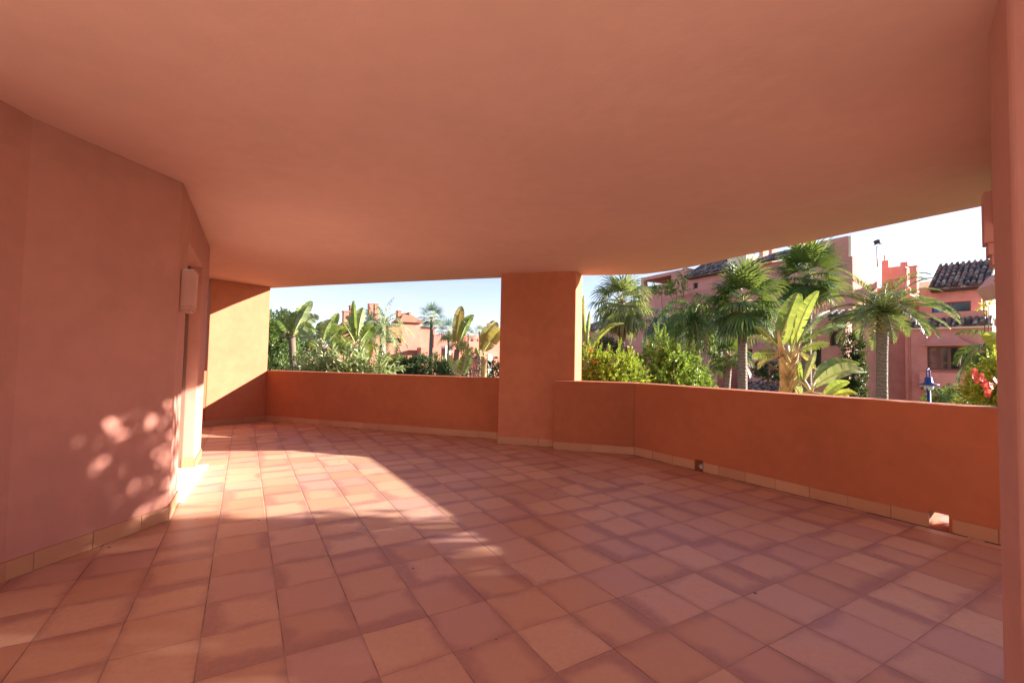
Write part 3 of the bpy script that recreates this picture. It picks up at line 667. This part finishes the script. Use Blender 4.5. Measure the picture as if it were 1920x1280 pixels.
# ================================================================ PLANTS
RN = random.Random(5)
def rv(r, s=1.0): return Vector((r.gauss(0, s), r.gauss(0, s), r.gauss(0, s)))
def strip(m, pts, widths, side, sm=True):
    vs = []
    for p, w_, s_ in zip(pts, widths, side if isinstance(side, list) else [side]*len(pts)): vs += [p-s_*w_*.5, p+s_*w_*.5]
    m.add(vs, [(2*i, 2*i+1, 2*i+3, 2*i+2) for i in range(len(pts)-1)], sm)
def trunk(root, base, top, r0, r1, mat='ptrunk', bend=.1, seed=1, name='trunk', n=10):
    rr = random.Random(seed); base, top = Vector(base), Vector(top); N = 14; pts = []; rad = []
    off = Vector((rr.uniform(-1,1), rr.uniform(-1,1), 0))*bend
    for i in range(N+1):
        t_ = i/N; pts.append(base.lerp(top, t_)+off*sin(pi*t_)); rad.append((r0+(r1-r0)*t_)*(1+.05*rr.uniform(-1,1))*(1.25 if i == 0 else 1))
    m = MB(); m.tube(pts, rad, n); m.build(name, M[mat], root)
def fan_leaf(m, ms, c, dirn, L1, L2, droop, rr, nb=22, wd=.05):
    dirn = dirn.normalized(); side = dirn.cross(Vector((0,0,1)))
    if side.length < .05: side = Vector((1,0,0))
    side.normalize(); side = (side+rv(rr, .15)).normalized()
    hub = c+dirn*L1+Vector((0,0,-droop*L1*.25)); ms.tube([c, c+dirn*L1*.55+Vector((0,0,-droop*L1*.06)), hub], [.022, .016, .010], 4, False)
    d2 = (dirn+Vector((0,0,-droop*.5))).normalized(); nrm = side.cross(d2).normalized(); side = d2.cross(nrm)
    for k in range(nb):
        a = (k/(nb-1)-.5)*2*radians(112)+rr.uniform(-.03,.03)
        bd = (d2*cos(a)+side*sin(a)+nrm*(.12*cos(2*a))).normalized()
        L_ = L2*(.72+.28*cos(a*.8))*rr.uniform(.9,1.05)
        p0 = hub; p1 = hub+bd*L_*.5; g_ = Vector((0,0,-1)); p2 = p1+(bd*(1-droop*.35)+g_*(.15+droop*.55)).normalized()*L_*.28; p3 = p2+(bd*(1-droop*.6)+g_*(.35+droop*.8)).normalized()*L_*.24
        sd = bd.cross(nrm).normalized()
        strip(m, [p0, p1, p2, p3], [wd*.2, wd*L_*1.75, wd*L_*1.0, .004], sd)
def fan_palm(label, px, Y, cy, r, seed, nl=34, tr=.17, mat='l_fan', group=None, lowest=-60, skirt=14, droop=.6, nb=20, petr=.5, skirtmat='l_skirt', basedz=None):
    rr = random.Random(seed); b = atY(px, 640, Y); b.z = G; c = atY(px, cy, Y); c.x = b.x
    root = thing('fan_palm', label, 'palm tree', b, group)
    trunk(root, b, c, tr*1.1, tr*.85, seed=seed, bend=.12)
    m = MB(); ms = MB()
    for i in range(nl):
        e = radians(85-(85-lowest)*((i+.5)/nl)**.85); a = i*2.39996+rr.uniform(-.3,.3)
        d = Vector((cos(a)*cos(e), sin(a)*cos(e), sin(e))); k = (i/nl)
        fan_leaf(m, ms, c, d, r*petr*rr.uniform(.85,1.1), r*.62*rr.uniform(.85,1.1), droop*(.35+.9*k)*rr.uniform(.8,1.2), rr, nb)
    m.build('crown', M[mat], root); ms.build('stalks', M['stemy'], root)
    if skirt:
        m = MB(); ms2 = MB()
        for i in range(skirt):
            a = i*2.39996; e = radians(rr.uniform(-82,-45)); d = Vector((cos(a)*cos(e), sin(a)*cos(e), sin(e)))
            fan_leaf(m, m, c+Vector((0,0,-.1)), d, r*.35, r*.5*rr.uniform(.8,1.1), 1.1, rr, max(8, nb//2))
        m.build('dry_leaves', M[skirtmat], root)
    return root
def frond(m, ms, c, d, L, sag, rr, n=26, ll=.38, lw=.028, hang=.35, up=.2):
    pts = []; p = c.copy(); v = d.normalized(); st_ = L/n
    for i in range(n+1):
        pts.append(p.copy()); v = (v+Vector((0,0,-sag/n*(1+1.2*i/n)))).normalized(); p = p+v*st_
    ms.tube(pts[::3]+[pts[-1]], [max(.005, .026*(1-i*3/n)) for i in range(len(pts[::3])+1)], 4, False)
    for i in range(2, n+1):
        t_ = i/n; tan = (pts[i]-pts[i-1]).normalized(); side = tan.cross(Vector((0,0,1)))
        if side.length < .1: side = Vector((1,0,0))
        side.normalize(); nr = side.cross(tan)
        l_ = ll*(sin(pi*min(1, .12+t_*.86))**.7)*rr.uniform(.85,1.1)
        for s_ in (-1, 1):
            bd = (side*s_*(.85-.35*t_)+tan*(.45+.5*t_)+nr*up+rv(rr,.07)).normalized(); p0 = pts[i]-tan*rr.uniform(0, st_)
            p1 = p0+bd*l_*.5; p2 = p1+(bd+Vector((0,0,-hang*2))).normalized()*l_*.5
            sd = bd.cross(nr).normalized(); sd = (sd+nr*.5*s_).normalized()
            strip(m, [p0, p1, p2], [lw*.6, lw, .003], sd)
def feather_palm(label, px, Y, cy, r, seed, nf=34, tr=.12, mat='l_date', group=None, lowest=-35, sag=1.3, ll=.38, lw=.028, hang=.3, n=26, boot=False, up=.2, name='feather_palm', trunks=((0,0),), top=85):
    rr = random.Random(seed); b = atY(px, 640, Y); b.z = G; c = atY(px, cy, Y); c.x = b.x
    root = thing(name, label, 'palm tree', b, group)
    for k, (dx, dy) in enumerate(trunks): trunk(root, b+Vector((dx,dy,0)), c+Vector((dx*.3,dy*.3,0)), tr, tr*.9, seed=seed+k, bend=.15)
    m = MB(); ms = MB()
    for i in range(nf):
        e = radians(top-(top-lowest)*((i+.5)/nf)**.9); a = i*2.39996+rr.uniform(-.25,.25)
        d = Vector((cos(a)*cos(e), sin(a)*cos(e), sin(e)))
        frond(m, ms, c+d*.08, d, r*rr.uniform(.85,1.1), sag*rr.uniform(.7,1.25), rr, n, ll, lw, hang, up)
    m.build('crown', M[mat], root); ms.build('stalks', M['stemy'], root)
    if boot:
        m = MB()
        for i in range(50):
            a = i*2.39996; z = -.02-.012*i; q = c+Vector((cos(a)*tr*.9, sin(a)*tr*.9, z)); o = Vector((cos(a), sin(a), .9)).normalized()
            strip(m, [q-o*.05, q+o*.14], [.12, .05], Vector((-sin(a), cos(a), 0)), False)
        m.build('leaf_bases', M['sheath'], root)
    return root
def paddle_leaf(m, a, b, wd, rr, fringe=.0, fold=.45, arch=.18, spin=None, n=16):
    """banana-like blade from a to b (world points) of full width wd"""
    ax = b-a; L_ = ax.length; d = ax/L_; view = ((a+b)/2-CAM).normalized()
    s0 = d.cross(view).normalized(); sp_ = rr.uniform(-.6,.6) if spin is None else spin
    side = (s0*cos(sp_)+view*sin(sp_)).normalized(); nr = side.cross(d).normalized()
    if nr.z < 0: nr = -nr
    ad = (nr*.6+Vector((0,0,1))*.6)
    pts = [a+ax*(i/n)+ad*arch*L_*sin(pi*i/n)*.55+Vector((0,0,-1))*arch*L_*max(0, i/n-.7)*1.2 for i in range(n+1)]
    for s_ in (-1, 1):
        prev_gap = False; vs = []; fs = []
        for i in range(n):
            t0, t1 = i/n, (i+1)/n
            gap = rr.random() < fringe
            def wv(t_): return wd*.5*(sin(pi*min(1, t_*.93+.05))**.55)*(1-.15*t_)
            w0, w1 = wv(t0), wv(t1)
            tan = (pts[i+1]-pts[i]).normalized(); f_ = fold+rr.uniform(-.06,.06)
            o0 = (side*s_*cos(f_)+nr*sin(f_)); sl_ = tan*.12
            dz = Vector((0,0,-1))*rr.uniform(0, .25 if fringe > .2 else .07)
            p0 = pts[i]; p1 = pts[i+1]
            q0 = p0+(o0+sl_+dz)*w0; q1 = p1+(o0+sl_+dz)*w1
            if gap: q0 = p0.lerp(q0, rr.uniform(.6, 1)); q0 = q0.lerp(q1, .35)
            if fringe > .2: q1 = q1.lerp(q0, .3)
            m0 = (p0+q0)/2+nr*wd*.03; m1 = (p1+q1)/2+nr*wd*.03
            m.add([p0, p1, m1, m0, q1, q0], [(0,1,2,3), (3,2,4,5)] if s_ > 0 else [(3,2,1,0), (5,4,2,3)], True)
    rib = MB(); return pts
def paddle_plant(label, Y, trunk_px, leaves, group=None, tr=.13, seed=1, trunkmat='sheath', name='bird_of_paradise_plant', flower=None):
    """leaves: (xa,ya, xb,yb, width_px, material, fringe[, dY]); pixels only fix sizes and angles, each leaf also gets depth"""
    rr = random.Random(seed); (x0,y0),(x1,y1) = trunk_px
    top = atY(x1, y1, Y); b0 = atY(x0, y0, Y); dirn = (b0-top).normalized()
    base = b0+dirn*((b0.z-G)/max(.2, -dirn.z)) if dirn.z < -.3 else Vector((b0.x, b0.y, G)); base.z = G
    root = thing(name, label, 'plant', base, group)
    wf = 1.35 if group == Gp else 1.0
    trunk(root, base, top, tr*1.1, tr*.8, trunkmat, .04, seed)
    mats = {}; ms = MB(); k = Y/F_PX
    for i, lf in enumerate(leaves):
        xa, ya, xb, yb, wp, mt, fr_ = lf[:7]; dy = lf[7] if len(lf) > 7 else rr.uniform(-.35,.35)*min(1, 45*k)
        a = atY(xa, ya, Y+dy*.4); b = atY(xb, yb, Y+dy)
        m = mats.setdefault(mt, MB()); pts = paddle_leaf(m, a, b, wp*k*wf, rr, fr_, fold=rr.uniform(.25,.6), arch=rr.uniform(.08,.22))
        ms.tube([top, top.lerp(a, .6)+Vector((0,0,.02)), a], [.028, .022, .018], 5, False)
        ms.tube(pts[::3]+[pts[-1]], [.016,.014,.012,.009,.006,.004,.003][:len(pts[::3])+1], 4, False)
    for mt, m in mats.items(): m.build('leaves', M[mt], root)
    ms.build('stalks', M['stemy'], root)
    if flower:
        for (fx_, fy_) in flower:
            c = atY(fx_, fy_, Y-.15); m = MB()
            for q in range(16):
                d = Vector((rr.gauss(0,1), rr.gauss(0,.6), rr.uniform(-.4,1.2))).normalized(); L_ = k*rr.uniform(7,14)
                strip(m, [c, c+d*L_*.5, c+d*L_], [k*1.5, k*3, .004], d.cross(Vector((0,1,0))).normalized(), False)
            m.build('flower_spathe', M['bark'] if q % 2 else M['l_skirt'], root)
    return root
def leafquad(m, p, d, nr, L_, W_):
    s_ = d.cross(nr).normalized(); nr = s_.cross(d).normalized()
    q1 = p+d*L_*.45+s_*W_*.5+nr*W_*.16; q2 = p+d*L_-nr*L_*.10; q3 = p+d*L_*.45-s_*W_*.5+nr*W_*.16
    m.add([p, q1, q2, q3], [(0,1,2), (0,2,3)])
def shrub(label, Y, lumps, nleaf, size, mat, seed=1, group=None, name='shrub', cat='shrub', shoots=0, trunkr=.05, flowers=None, fmat='petal', crown=None, inner=.55, wl=.5):
    """lumps: (px, py, rx_px, ry_px[, dY]) ellipsoid masses of foliage"""
    rr = random.Random(seed); k = Y/F_PX
    Ls = []
    for lp in lumps:
        dy = lp[4] if len(lp) > 4 else 0; c = atY(lp[0], lp[1], Y+dy); Ls.append((c, lp[2]*k, lp[3]*k, lp[2]*k*.9))
    cx_ = sum(l[0].x for l in Ls)/len(Ls); cy2 = sum(l[0].y for l in Ls)/len(Ls)
    root = thing(name, label, cat, (cx_, cy2, G), group)
    m = MB(); vol = [l[1]*l[2]+l[1]*l[3] for l in Ls]; T_ = sum(vol)
    for (c, rx, rz, ry), v in zip(Ls, vol):
        ns = max(6, int(nleaf*2.6*v/T_/14))
        for i in range(ns):
            u = rv(rr).normalized()
            if noise.noise(u*2.1+c*1.7) < -.38: continue
            rad = inner+(1-inner)*rr.random()**.5; rad *= 1+.22*noise.noise(u*3.0+c)
            q = c+Vector((u.x*rx, u.y*ry, u.z*rz))*rad
            d0 = (u+Vector((0,0,.5))+rv(rr,.35)).normalized(); tl = size*rr.uniform(1.5,3.2)
            for j in range(14):
                t_ = j/13; p = q+d0*tl*t_; d = (d0*(.3+.5*t_)+rv(rr,.6)).normalized(); nr = (Vector((0,0,1))+rv(rr,.5)).normalized()
                leafquad(m, p, d, nr, size*rr.uniform(.6,1.2), size*wl*rr.uniform(.8,1.2))
    for i in range(shoots):
        c, rx, rz, ry = Ls[rr.randrange(len(Ls))]; a = rr.uniform(0, 2*pi); q = c+Vector((cos(a)*rx*.6*rr.random(), sin(a)*ry*.6*rr.random(), rz*.75))
        d0 = Vector((rr.gauss(0,.22), rr.gauss(0,.22), 1)).normalized(); tl = size*rr.uniform(4,8)
        for j in range(26):
            t_ = j/25; p = q+d0*tl*t_; aa = j*2.4; d = (Vector((cos(aa), sin(aa), .5))*(1-.5*t_)+d0*.5).normalized()
            leafquad(m, p, d, (Vector((0,0,1))+rv(rr,.3)).normalized(), size*(1.1-.5*t_), size*wl*(1.1-.5*t_))
    m.build('crown' if cat == 'tree' else 'foliage', M[mat], root)
    m = MB()
    for (c, rx, rz, ry) in Ls:
        m.tube([Vector((cx_+(c.x-cx_)*.3, cy2+(c.y-cy2)*.3, G)), Vector((c.x, c.y, c.z-rz*.6)), c+Vector((0,0,rz*.5))], [trunkr*1.3, trunkr, trunkr*.3], 6)
    m.build('trunk' if cat == 'tree' else 'stems', M['bark'], root)
    for (fx_, fy_, fs_) in (flowers or ()):
        c = atY(fx_, fy_, Y-lumps[0][2]*k*.75) if Y > 7 else atY(fx_, fy_, Y-.3); R_ = fs_*k*.8
        for q in range(3):
            f_ = MB(); cc = c+rv(rr, R_*.6); ax = Vector((rr.uniform(-.5,.5), -1, rr.uniform(-.2,.6))).normalized(); s1 = ax.cross(Vector((0,0,1))).normalized(); s2_ = ax.cross(s1)
            for w_ in range(5):
                an_ = w_*2*pi/5+q; o = (s1*cos(an_)+s2_*sin(an_)+ax*.35).normalized(); pr_ = (s2_*cos(an_)-s1*sin(an_))
                strip(f_, [cc, cc+o*R_*.35, cc+o*R_*.65-ax*R_*.05], [R_*.12, R_*.5, R_*.3], pr_)
            f_.build('flower', M[fmat], root)
    return root

Gp = 'paddle leaved plants in the left opening'
# ---- right opening ----------------------------------------------------
fan_palm('fan palm with a ragged pale drooping crown nearest the square column', 1165, 20, 566, 1.62, 11, nl=40, tr=.20, mat='l_fanpale', group='fan palms in the right opening', lowest=-55, skirt=26, droop=1.15)
fan_palm('tall dark fan palm on a straight grey trunk in the centre of the right opening', 1393, 16.5, 566, 1.55, 12, nl=40, tr=.17, group='fan palms in the right opening', skirt=8, droop=.75, nb=24)
fan_palm('fan palm with stiff upright sunlit leaves above the big paddle leaved plant', 1516, 19, 517, 1.65, 13, nl=40, tr=.2, group='fan palms in the right opening', skirt=14, droop=.35, lowest=-50, nb=24)
fan_palm('short dark young fan palm low beside the tall grey trunk', 1367, 18, 668, 1.05, 14, nl=20, tr=.14, group='fan palms in the right opening', skirt=0, droop=.9, lowest=-30)
feather_palm('bushy green feathery palm with hanging leaflets left of the tall fan palm', 1300, 19.5, 604, 2.0, 15, nf=44, tr=.08, mat='l_areca', lowest=-20, sag=2.2, ll=.62, lw=.035, hang=.9, trunks=((0.2,0),(-.3,.2)))
feather_palm('dark blue green feathery palm behind the yellow green shrubs', 1246, 23, 610, 1.6, 16, nf=24, tr=.1, mat='l_bluepalm', lowest=-20, sag=1.8, ll=.6, lw=.035, hang=.7)
feather_palm('large date palm with arching grey green fronds in front of the right house', 1656, 15, 590, 1.95, 17, nf=46, tr=.175, top=72, mat='l_date', lowest=2, sag=1.1, ll=.40, lw=.022, hang=.18, n=52, boot=True, name='date_palm')
shrub('dense ivy covered column of dark leaves between block and lattice wall', 21, [(1600,655,15,30),(1602,700,17,34),(1600,745,18,36)], 5200, .10, 'l_cyp', 21, name='climbing_ivy', cat='climber')
shrub('yellow green hedge with a few coral flowers beside the square column', 8.6, [(1105,700,34,40),(1145,704,40,42),(1178,712,30,40),(1125,760,60,70),(1060,715,30,45)], 8500, .058, 'l_shy', 22, shoots=26, flowers=[(1108,657,5),(1107,697,6),(1117,678,4)], fmat='petalp', group='shrubs over the parapet')
shrub('tall bright green shrub with upright shoots, right of the yellow green hedge', 9.2, [(1222,700,34,42,.2),(1238,668,26,34),(1262,705,40,46,-.2),(1292,712,34,44),(1250,765,70,70),(1307,735,30,36)], 11500, .055, 'l_shg', 23, shoots=60, group='shrubs over the parapet')
shrub('shaded round topped shrub behind the coral flowered hedge', 19, [(1130,655,26,16),(1110,665,20,20)], 1500, .11, 'l_dk', 24)
shrub('roof terrace plants trailing beside the upper loggia', 36, [(1268,538,22,9),(1283,514,8,12),(1240,545,24,6)], 900, .16, 'l_shg', 25, cat='plant', name='terrace_plants', trunkr=.02)
shrub('small shrub in front of the window of the low block', 22, [(1440,697,20,12)], 900, .12, 'l_dk', 26)
shrub('pot plant on the upper terrace of the right house', 24, [(1845,574,6,5),(1853,573,7,4)], 70, .13, 'l_yel', 27, cat='plant', name='pot_plant', trunkr=.02)
paddle_plant('big paddle leaved plant with folded yellow green leaves and a thick sheathed trunk', 9.6, ((1472,745),(1480,668)), [
  (1460,648,1496,546,40,'l_ban',.08,.1),(1476,640,1500,548,26,'l_banyel',.12,.3),(1488,645,1534,540,26,'l_ban',.15,-.2),(1482,648,1520,568,20,'l_banpale',.3,.3),
  (1458,652,1402,630,24,'l_banpale',.3,.3),(1455,662,1410,668,28,'l_ban',.35,.2),(1455,645,1414,608,16,'l_ban',.2,-.1),(1450,668,1420,690,18,'l_banbrn',.4,.1),
  (1500,640,1590,604,20,'l_ban',.65,.4),(1495,640,1556,578,18,'l_banpale',.65,.5),(1503,655,1556,642,20,'l_ban',.5,-.2),(1492,640,1468,588,18,'l_ban',.2,.6),
  (1500,660,1530,690,14,'l_banbrn',.5,-.1)],
  tr=.15, seed=31, flower=[(1448,690),(1462,672)])
_r = [o for o in COL.objects if o.get('label', '').startswith('big paddle leaved')][0]
m = MB(); rr_ = random.Random(4)
for i in range(16):
    s_ = -1 if i % 2 else 1; t_ = i/15; yb = 800-120*t_
    a_ = atY(1474+2*t_-s_*3, yb, 9.45); b_ = atY(1478+s_*(9+7*t_), yb-30-rr_.uniform(0,8), 9.45); c_ = atY(1481+s_*(14+8*t_), yb-62, 9.5)
    m.tube([a_, b_, c_], [.06, .042, .018], 7)
m.build('leaf_bases', M['sheath'], _r)
paddle_plant('low paddle leaved sucker with broad pale leaves right of the sheathed trunk', 9.2, ((1523,790),(1520,735)), [
  (1508,712,1529,655,14,'l_banpale',.05,.2),(1530,712,1612,674,38,'l_ban',.12,.3),(1528,724,1620,690,36,'l_banpale',.12,-.2),(1545,742,1592,712,22,'l_ban',.05,-.3),
  (1500,715,1492,672,22,'l_ban',.1,.4),(1560,745,1608,735,16,'l_banyel',.05,-.3),(1500,740,1478,712,26,'l_banpale',.1,.3)], tr=.06, seed=32)
paddle_plant('slender paddle leaved plant close to the sunlit column edge with one arching yellow leaf', 14, ((1098,720),(1100,672)), [
  (1099,650,1094,548,9,'l_ban',.1,.1),(1104,655,1170,600,13,'l_banyel',.2,.2),(1101,655,1106,580,10,'l_banpale',.1,.2),(1104,660,1122,615,16,'l_banpale',.1,.1),(1100,662,1112,650,16,'l_ban',.1,-.1)], tr=.08, seed=33)
# bottom right group
shrub('hibiscus with red flowers against the near right pillar', 6.2, [(1868,722,32,34),(1895,705,34,40,.2),(1860,760,40,50),(1925,720,50,50,.3)], 6500, .055, 'l_shy', 41, name='hibiscus', shoots=18,
      flowers=[(1832,703,11),(1843,709,12),(1858,716,13),(1846,726,12),(1888,690,11),(1836,712,8)], fmat='petal')
feather_palm('young feathery palm drooping in front of the bay window', 1872, 10, 672, .9, 42, nf=18, tr=.05, mat='l_areca', lowest=0, sag=2.4, ll=.40, lw=.026, hang=.9)
paddle_plant('sunlit paddle leaves just left of the near right pillar', 8, ((1905,720),(1900,690)), [(1898,672,1850,618,34,'l_banyel',.1,.1),(1900,680,1858,672,30,'l_ban',.1,-.2),(1895,668,1878,610,26,'l_ban',.1,.3)], tr=.07, seed=43)
feather_palm('small ground floor palm behind the blue lamp', 1766, 19, 752, .95, 44, nf=22, tr=.07, mat='l_areca', lowest=-5, sag=1.6, ll=.35, lw=.03, hang=.5)
shrub('dark round bush below the balcony', 21, [(1822,752,22,16),(1800,758,18,14)], 1100, .10, 'l_dk', 45)

# ---- lamps ------------------------------------------------------------
def street_lamp(label, px, y_shade, Y, ang):
    c = atY(px, y_shade, Y); root = thing('street_lamp', label, 'street lamp', (c.x, c.y, G), 'blue hooped garden lamps')
    s_ = .013; e = Vector((cos(ang), sin(ang), 0))
    po = c-e*.0
    m = MB(); m.tube([Vector((c.x, c.y, G)), Vector((c.x, c.y, c.z-.20))], .045, 10); m.build('post', M['blue'], root)
    m = MB(); R_ = .10 if Y < 20 else .22
    pts = [c+e*R_+Vector((0,0,-.22))]+[c+e*R_*cos(a)+Vector((0,0,.36+R_*sin(a)*1.1)) for a in [pi*k/10 for k in range(11)]]+[c-e*R_+Vector((0,0,-.22))]
    m.tube(pts, .020, 6); m.build('hoop', M['blue'], root)
    m = MB(); m.tube([c+Vector((0,0,.24)), c+Vector((0,0,.20)), c+Vector((0,0,.07)), c+Vector((0,0,.03)), c, c+Vector((0,0,-.02))], [.03,.085,.10,.14,.25,.255], 20); m.build('shade', M['blue'], root)
    m = MB(); m.tube([c+Vector((0,0,-.022)), c+Vector((0,0,-.15)), c+Vector((0,0,-.2))], [.13,.11,.05], 14); m.build('lamp_glass', M['lampglass'], root)
street_lamp('blue hooped lamp with a bell shade in front of the right house', 1741, 720, 14, .5)
street_lamp('pale hoop of a garden lamp standing before the clipped hedge, left opening', 754, 712, 24, 0)

# ---- left opening -----------------------------------------------------
paddle_plant('leftmost paddle leaved plant with a brown trunk and dark lower leaves', 16, ((552,700),(547,632)), [
 (545,622,508,604,20,'l_ban',.3),(546,618,530,578,18,'l_ban',.35),(550,618,566,582,24,'l_ban',.2),(555,616,584,562,17,'l_banpale',.05),(557,620,598,590,22,'l_banpale',.15),
 (548,624,512,632,16,'l_ban',.3),(556,612,575,566,20,'l_banpale',.05),(560,622,592,616,22,'l_ban',.2),(545,625,520,592,16,'l_ban',.4),(560,630,590,640,16,'l_banpale',.2)], Gp, .14, 51, 'bark', flower=[(541,630)])
paddle_plant('paddle leaved plant with bare yellow stalks fanning from a pale trunk', 15, ((601,700),(601,662)), [
 (590,640,560,612,14,'l_banpale',.1),(600,636,608,600,18,'l_ban',.1),(606,638,634,584,16,'l_ban',.1),(612,645,648,610,22,'l_ban',.3),(594,645,572,640,16,'l_ban',.3),
 (615,650,655,640,24,'l_ban',.3),(604,635,620,598,20,'l_banpale',.1),(590,660,565,680,18,'l_banpale',.1),(615,665,650,655,16,'l_banpale',.1)], Gp, .15, 52, flower=[(606,660)])
paddle_plant('paddle leaved plant with one tall narrow leaf before the pink chimneys', 15.5, ((667,700),(668,655)), [
 (667,640,663,560,11,'l_ban',.05),(671,638,682,574,26,'l_banpale',.05),(664,640,642,602,24,'l_ban',.35),(676,640,702,608,22,'l_ban',.2),(679,645,692,672,24,'l_banyel',.05),
 (662,645,628,640,20,'l_ban',.35),(664,636,650,590,18,'l_banpale',.2),(680,645,712,652,16,'l_ban',.35),(660,648,640,665,18,'l_ban',.2)], Gp, .13, 53, flower=[(675,645)])
paddle_plant('paddle leaved plant with two upright gold green leaves left of the column', 15, ((851,700),(857,655)), [
 (854,640,865,570,17,'l_banbrn',.05),(862,640,888,587,18,'l_ban',.12),(856,645,874,648,28,'l_ban',.3),(852,642,833,628,15,'l_ban',.3),(858,650,880,655,22,'l_ban',.4),(852,645,842,655,14,'l_bluepalm',.3)], Gp, .11, 54, 'bark')
paddle_plant('low clump of pale ribbed paddle leaves below the gold green ones', 14, ((862,720),(862,704)), [
 (852,700,838,662,12,'l_banpale',.0),(866,700,886,648,18,'l_ban',.5),(866,702,880,664,24,'l_banpale',.15),(860,700,862,672,20,'l_banpale',.15)], Gp, .05, 55)
paddle_plant('single paddle plant with a browning leaf touching the column edge', 14, ((906,720),(908,668)), [
 (904,658,930,600,26,'l_banbrn',.05),(908,656,944,612,22,'l_banbrn',.1),(903,655,926,598,12,'l_ban',.05),(900,668,893,650,10,'l_ban',.1)], Gp, .10, 56)
feather_palm('slim pale feathery palm standing before the hipped roof tower', 717, 25, 620, 1.9, 57, nf=30, tr=.10, mat='l_banpale', lowest=-25, sag=1.5, ll=.5, lw=.035, hang=.5, n=22)
feather_palm('dark topped feathery palm between the chimneys and the slim pale palm', 692, 30, 610, 1.5, 58, nf=24, tr=.1, mat='l_bluepalm', lowest=-10, sag=1.4, ll=.5, lw=.045, hang=.4, n=18)
fan_palm('lone slender fan palm against the sky in the left opening', 809, 40, 596, 1.5, 59, nl=18, tr=.17, skirt=0, droop=.5, lowest=-40, nb=16, group='distant fan palms')
fan_palm('distant blue green fan palm half hidden behind the gold green leaves', 842, 45, 622, 1.7, 60, nl=18, tr=.15, skirt=0, droop=.6, lowest=-40, nb=14, mat='l_bluepalm', group='distant fan palms')
fan_palm('tiny far fan palm right of the gold green leaves', 878, 60, 628, 1.3, 61, nl=14, tr=.15, skirt=0, droop=.6, lowest=-30, nb=12, mat='l_bluepalm', group='distant fan palms')
fan_palm('tiny far fan palm just left of the browning leaf', 899, 62, 622, 1.2, 62, nl=14, tr=.15, skirt=0, droop=.6, lowest=-30, nb=12, mat='l_fan', group='distant fan palms')
shrub('loose mid green tree filling the left edge of the left opening', 20, [(515,640,26,34),(500,665,34,50),(530,670,30,40),(470,630,40,50),(400,640,40,60),(385,600,30,50),(440,600,40,40)], 9000, .16, 'l_mid', 63, name='leafy_tree', cat='tree', wl=.4)
shrub('dark tree top behind the leftmost paddle leaved plant', 26, [(520,612,26,22),(545,640,30,34),(575,670,30,40)], 4200, .17, 'l_dk', 64, name='leafy_tree', cat='tree')
shrub('pale large leaved bed of ginger under the paddle plants', 13, [(640,706,30,22),(675,704,30,22),(585,712,26,20),(700,706,20,14),(615,714,20,18)], 1500, .24, 'l_banpale', 65, cat='plant', name='ginger_plants', wl=.3)
shrub('large clipped dark green hedge mound in the middle of the left opening', 22, [(800,700,44,32),(765,704,34,26),(835,706,30,28),(780,690,24,16)], 7500, .10, 'l_dk', 66, name='hedge')
shrub('dark green bush beside the clipped hedge and the lamp hoop', 23, [(742,706,22,20)], 1500, .10, 'l_dk', 67)
shrub('bright yellow shrub behind the lamp hoop', 27, [(733,688,18,14),(748,684,14,9)], 1500, .14, 'l_yel', 68)
shrub('grey green bush by the foot of the slim pale palm', 24, [(700,702,18,14),(712,704,14,16),(690,706,20,14)], 1300, .10, 'l_mid', 69)
shrub('yellow edged hedge piece left of the pale ribbed leaves', 24, [(838,695,14,16)], 700, .11, 'l_yel', 70)
shrub('small dark bush in the corner of the left opening by the column', 20, [(925,698,18,16),(940,700,16,16)], 1300, .09, 'l_dk', 71)
shrub('bare purplish bush between the pale ribbed leaves and the browning leaf', 24, [(884,690,14,24)], 500, .12, 'bark', 72)

# ---- garden trees beyond the right edge of the frame: they dapple the sun
def world_tree(label, cx_, cy2, cz, rx, rz, n, size, mat, seed):
    rr = random.Random(seed); root = thing('leafy_tree', label, 'tree', (cx_, cy2, G)); m = MB(); c = Vector((cx_, cy2, cz))
    for i in range(n):
        u = rv(rr).normalized()
        if noise.noise(u*1.8+c*.9) < -.10: continue
        q = c+Vector((u.x*rx, u.y*rx, u.z*rz))*(.35+.65*rr.random()**.5)
        for j in range(10):
            leafquad(m, q+rv(rr, size*.9), (rv(rr)+Vector((0,0,-.3))).normalized(), rv(rr).normalized(), size, size*.5)
    m.build('crown', M[mat], root); m = MB(); m.tube([Vector((cx_, cy2, G)), Vector((cx_+.1, cy2, cz))], [.12, .05], 8); m.build('trunk', M['bark'], root)
world_tree('dense leafy tree outside the terrace, beyond the right edge of the picture', 8.2, 2.85, .9, 1.5, 2.2, 3600, .17, 'l_shg', 81)
world_tree('loose leafy tree outside the terrace that dapples the house wall', 7.9, 4.25, 3.25, 1.3, .85, 950, .15, 'l_shg', 83)
world_tree('leafy tree in the garden left of the sunlit pier, beyond the end of the terrace', -15, 13, .6, 3.2, 3.0, 1500, .28, 'l_mid', 84)
world_tree('dark leafy tree far left in the garden, past the end of the terrace', -24, 17, .8, 4.2, 3.6, 1500, .34, 'l_dk', 85)
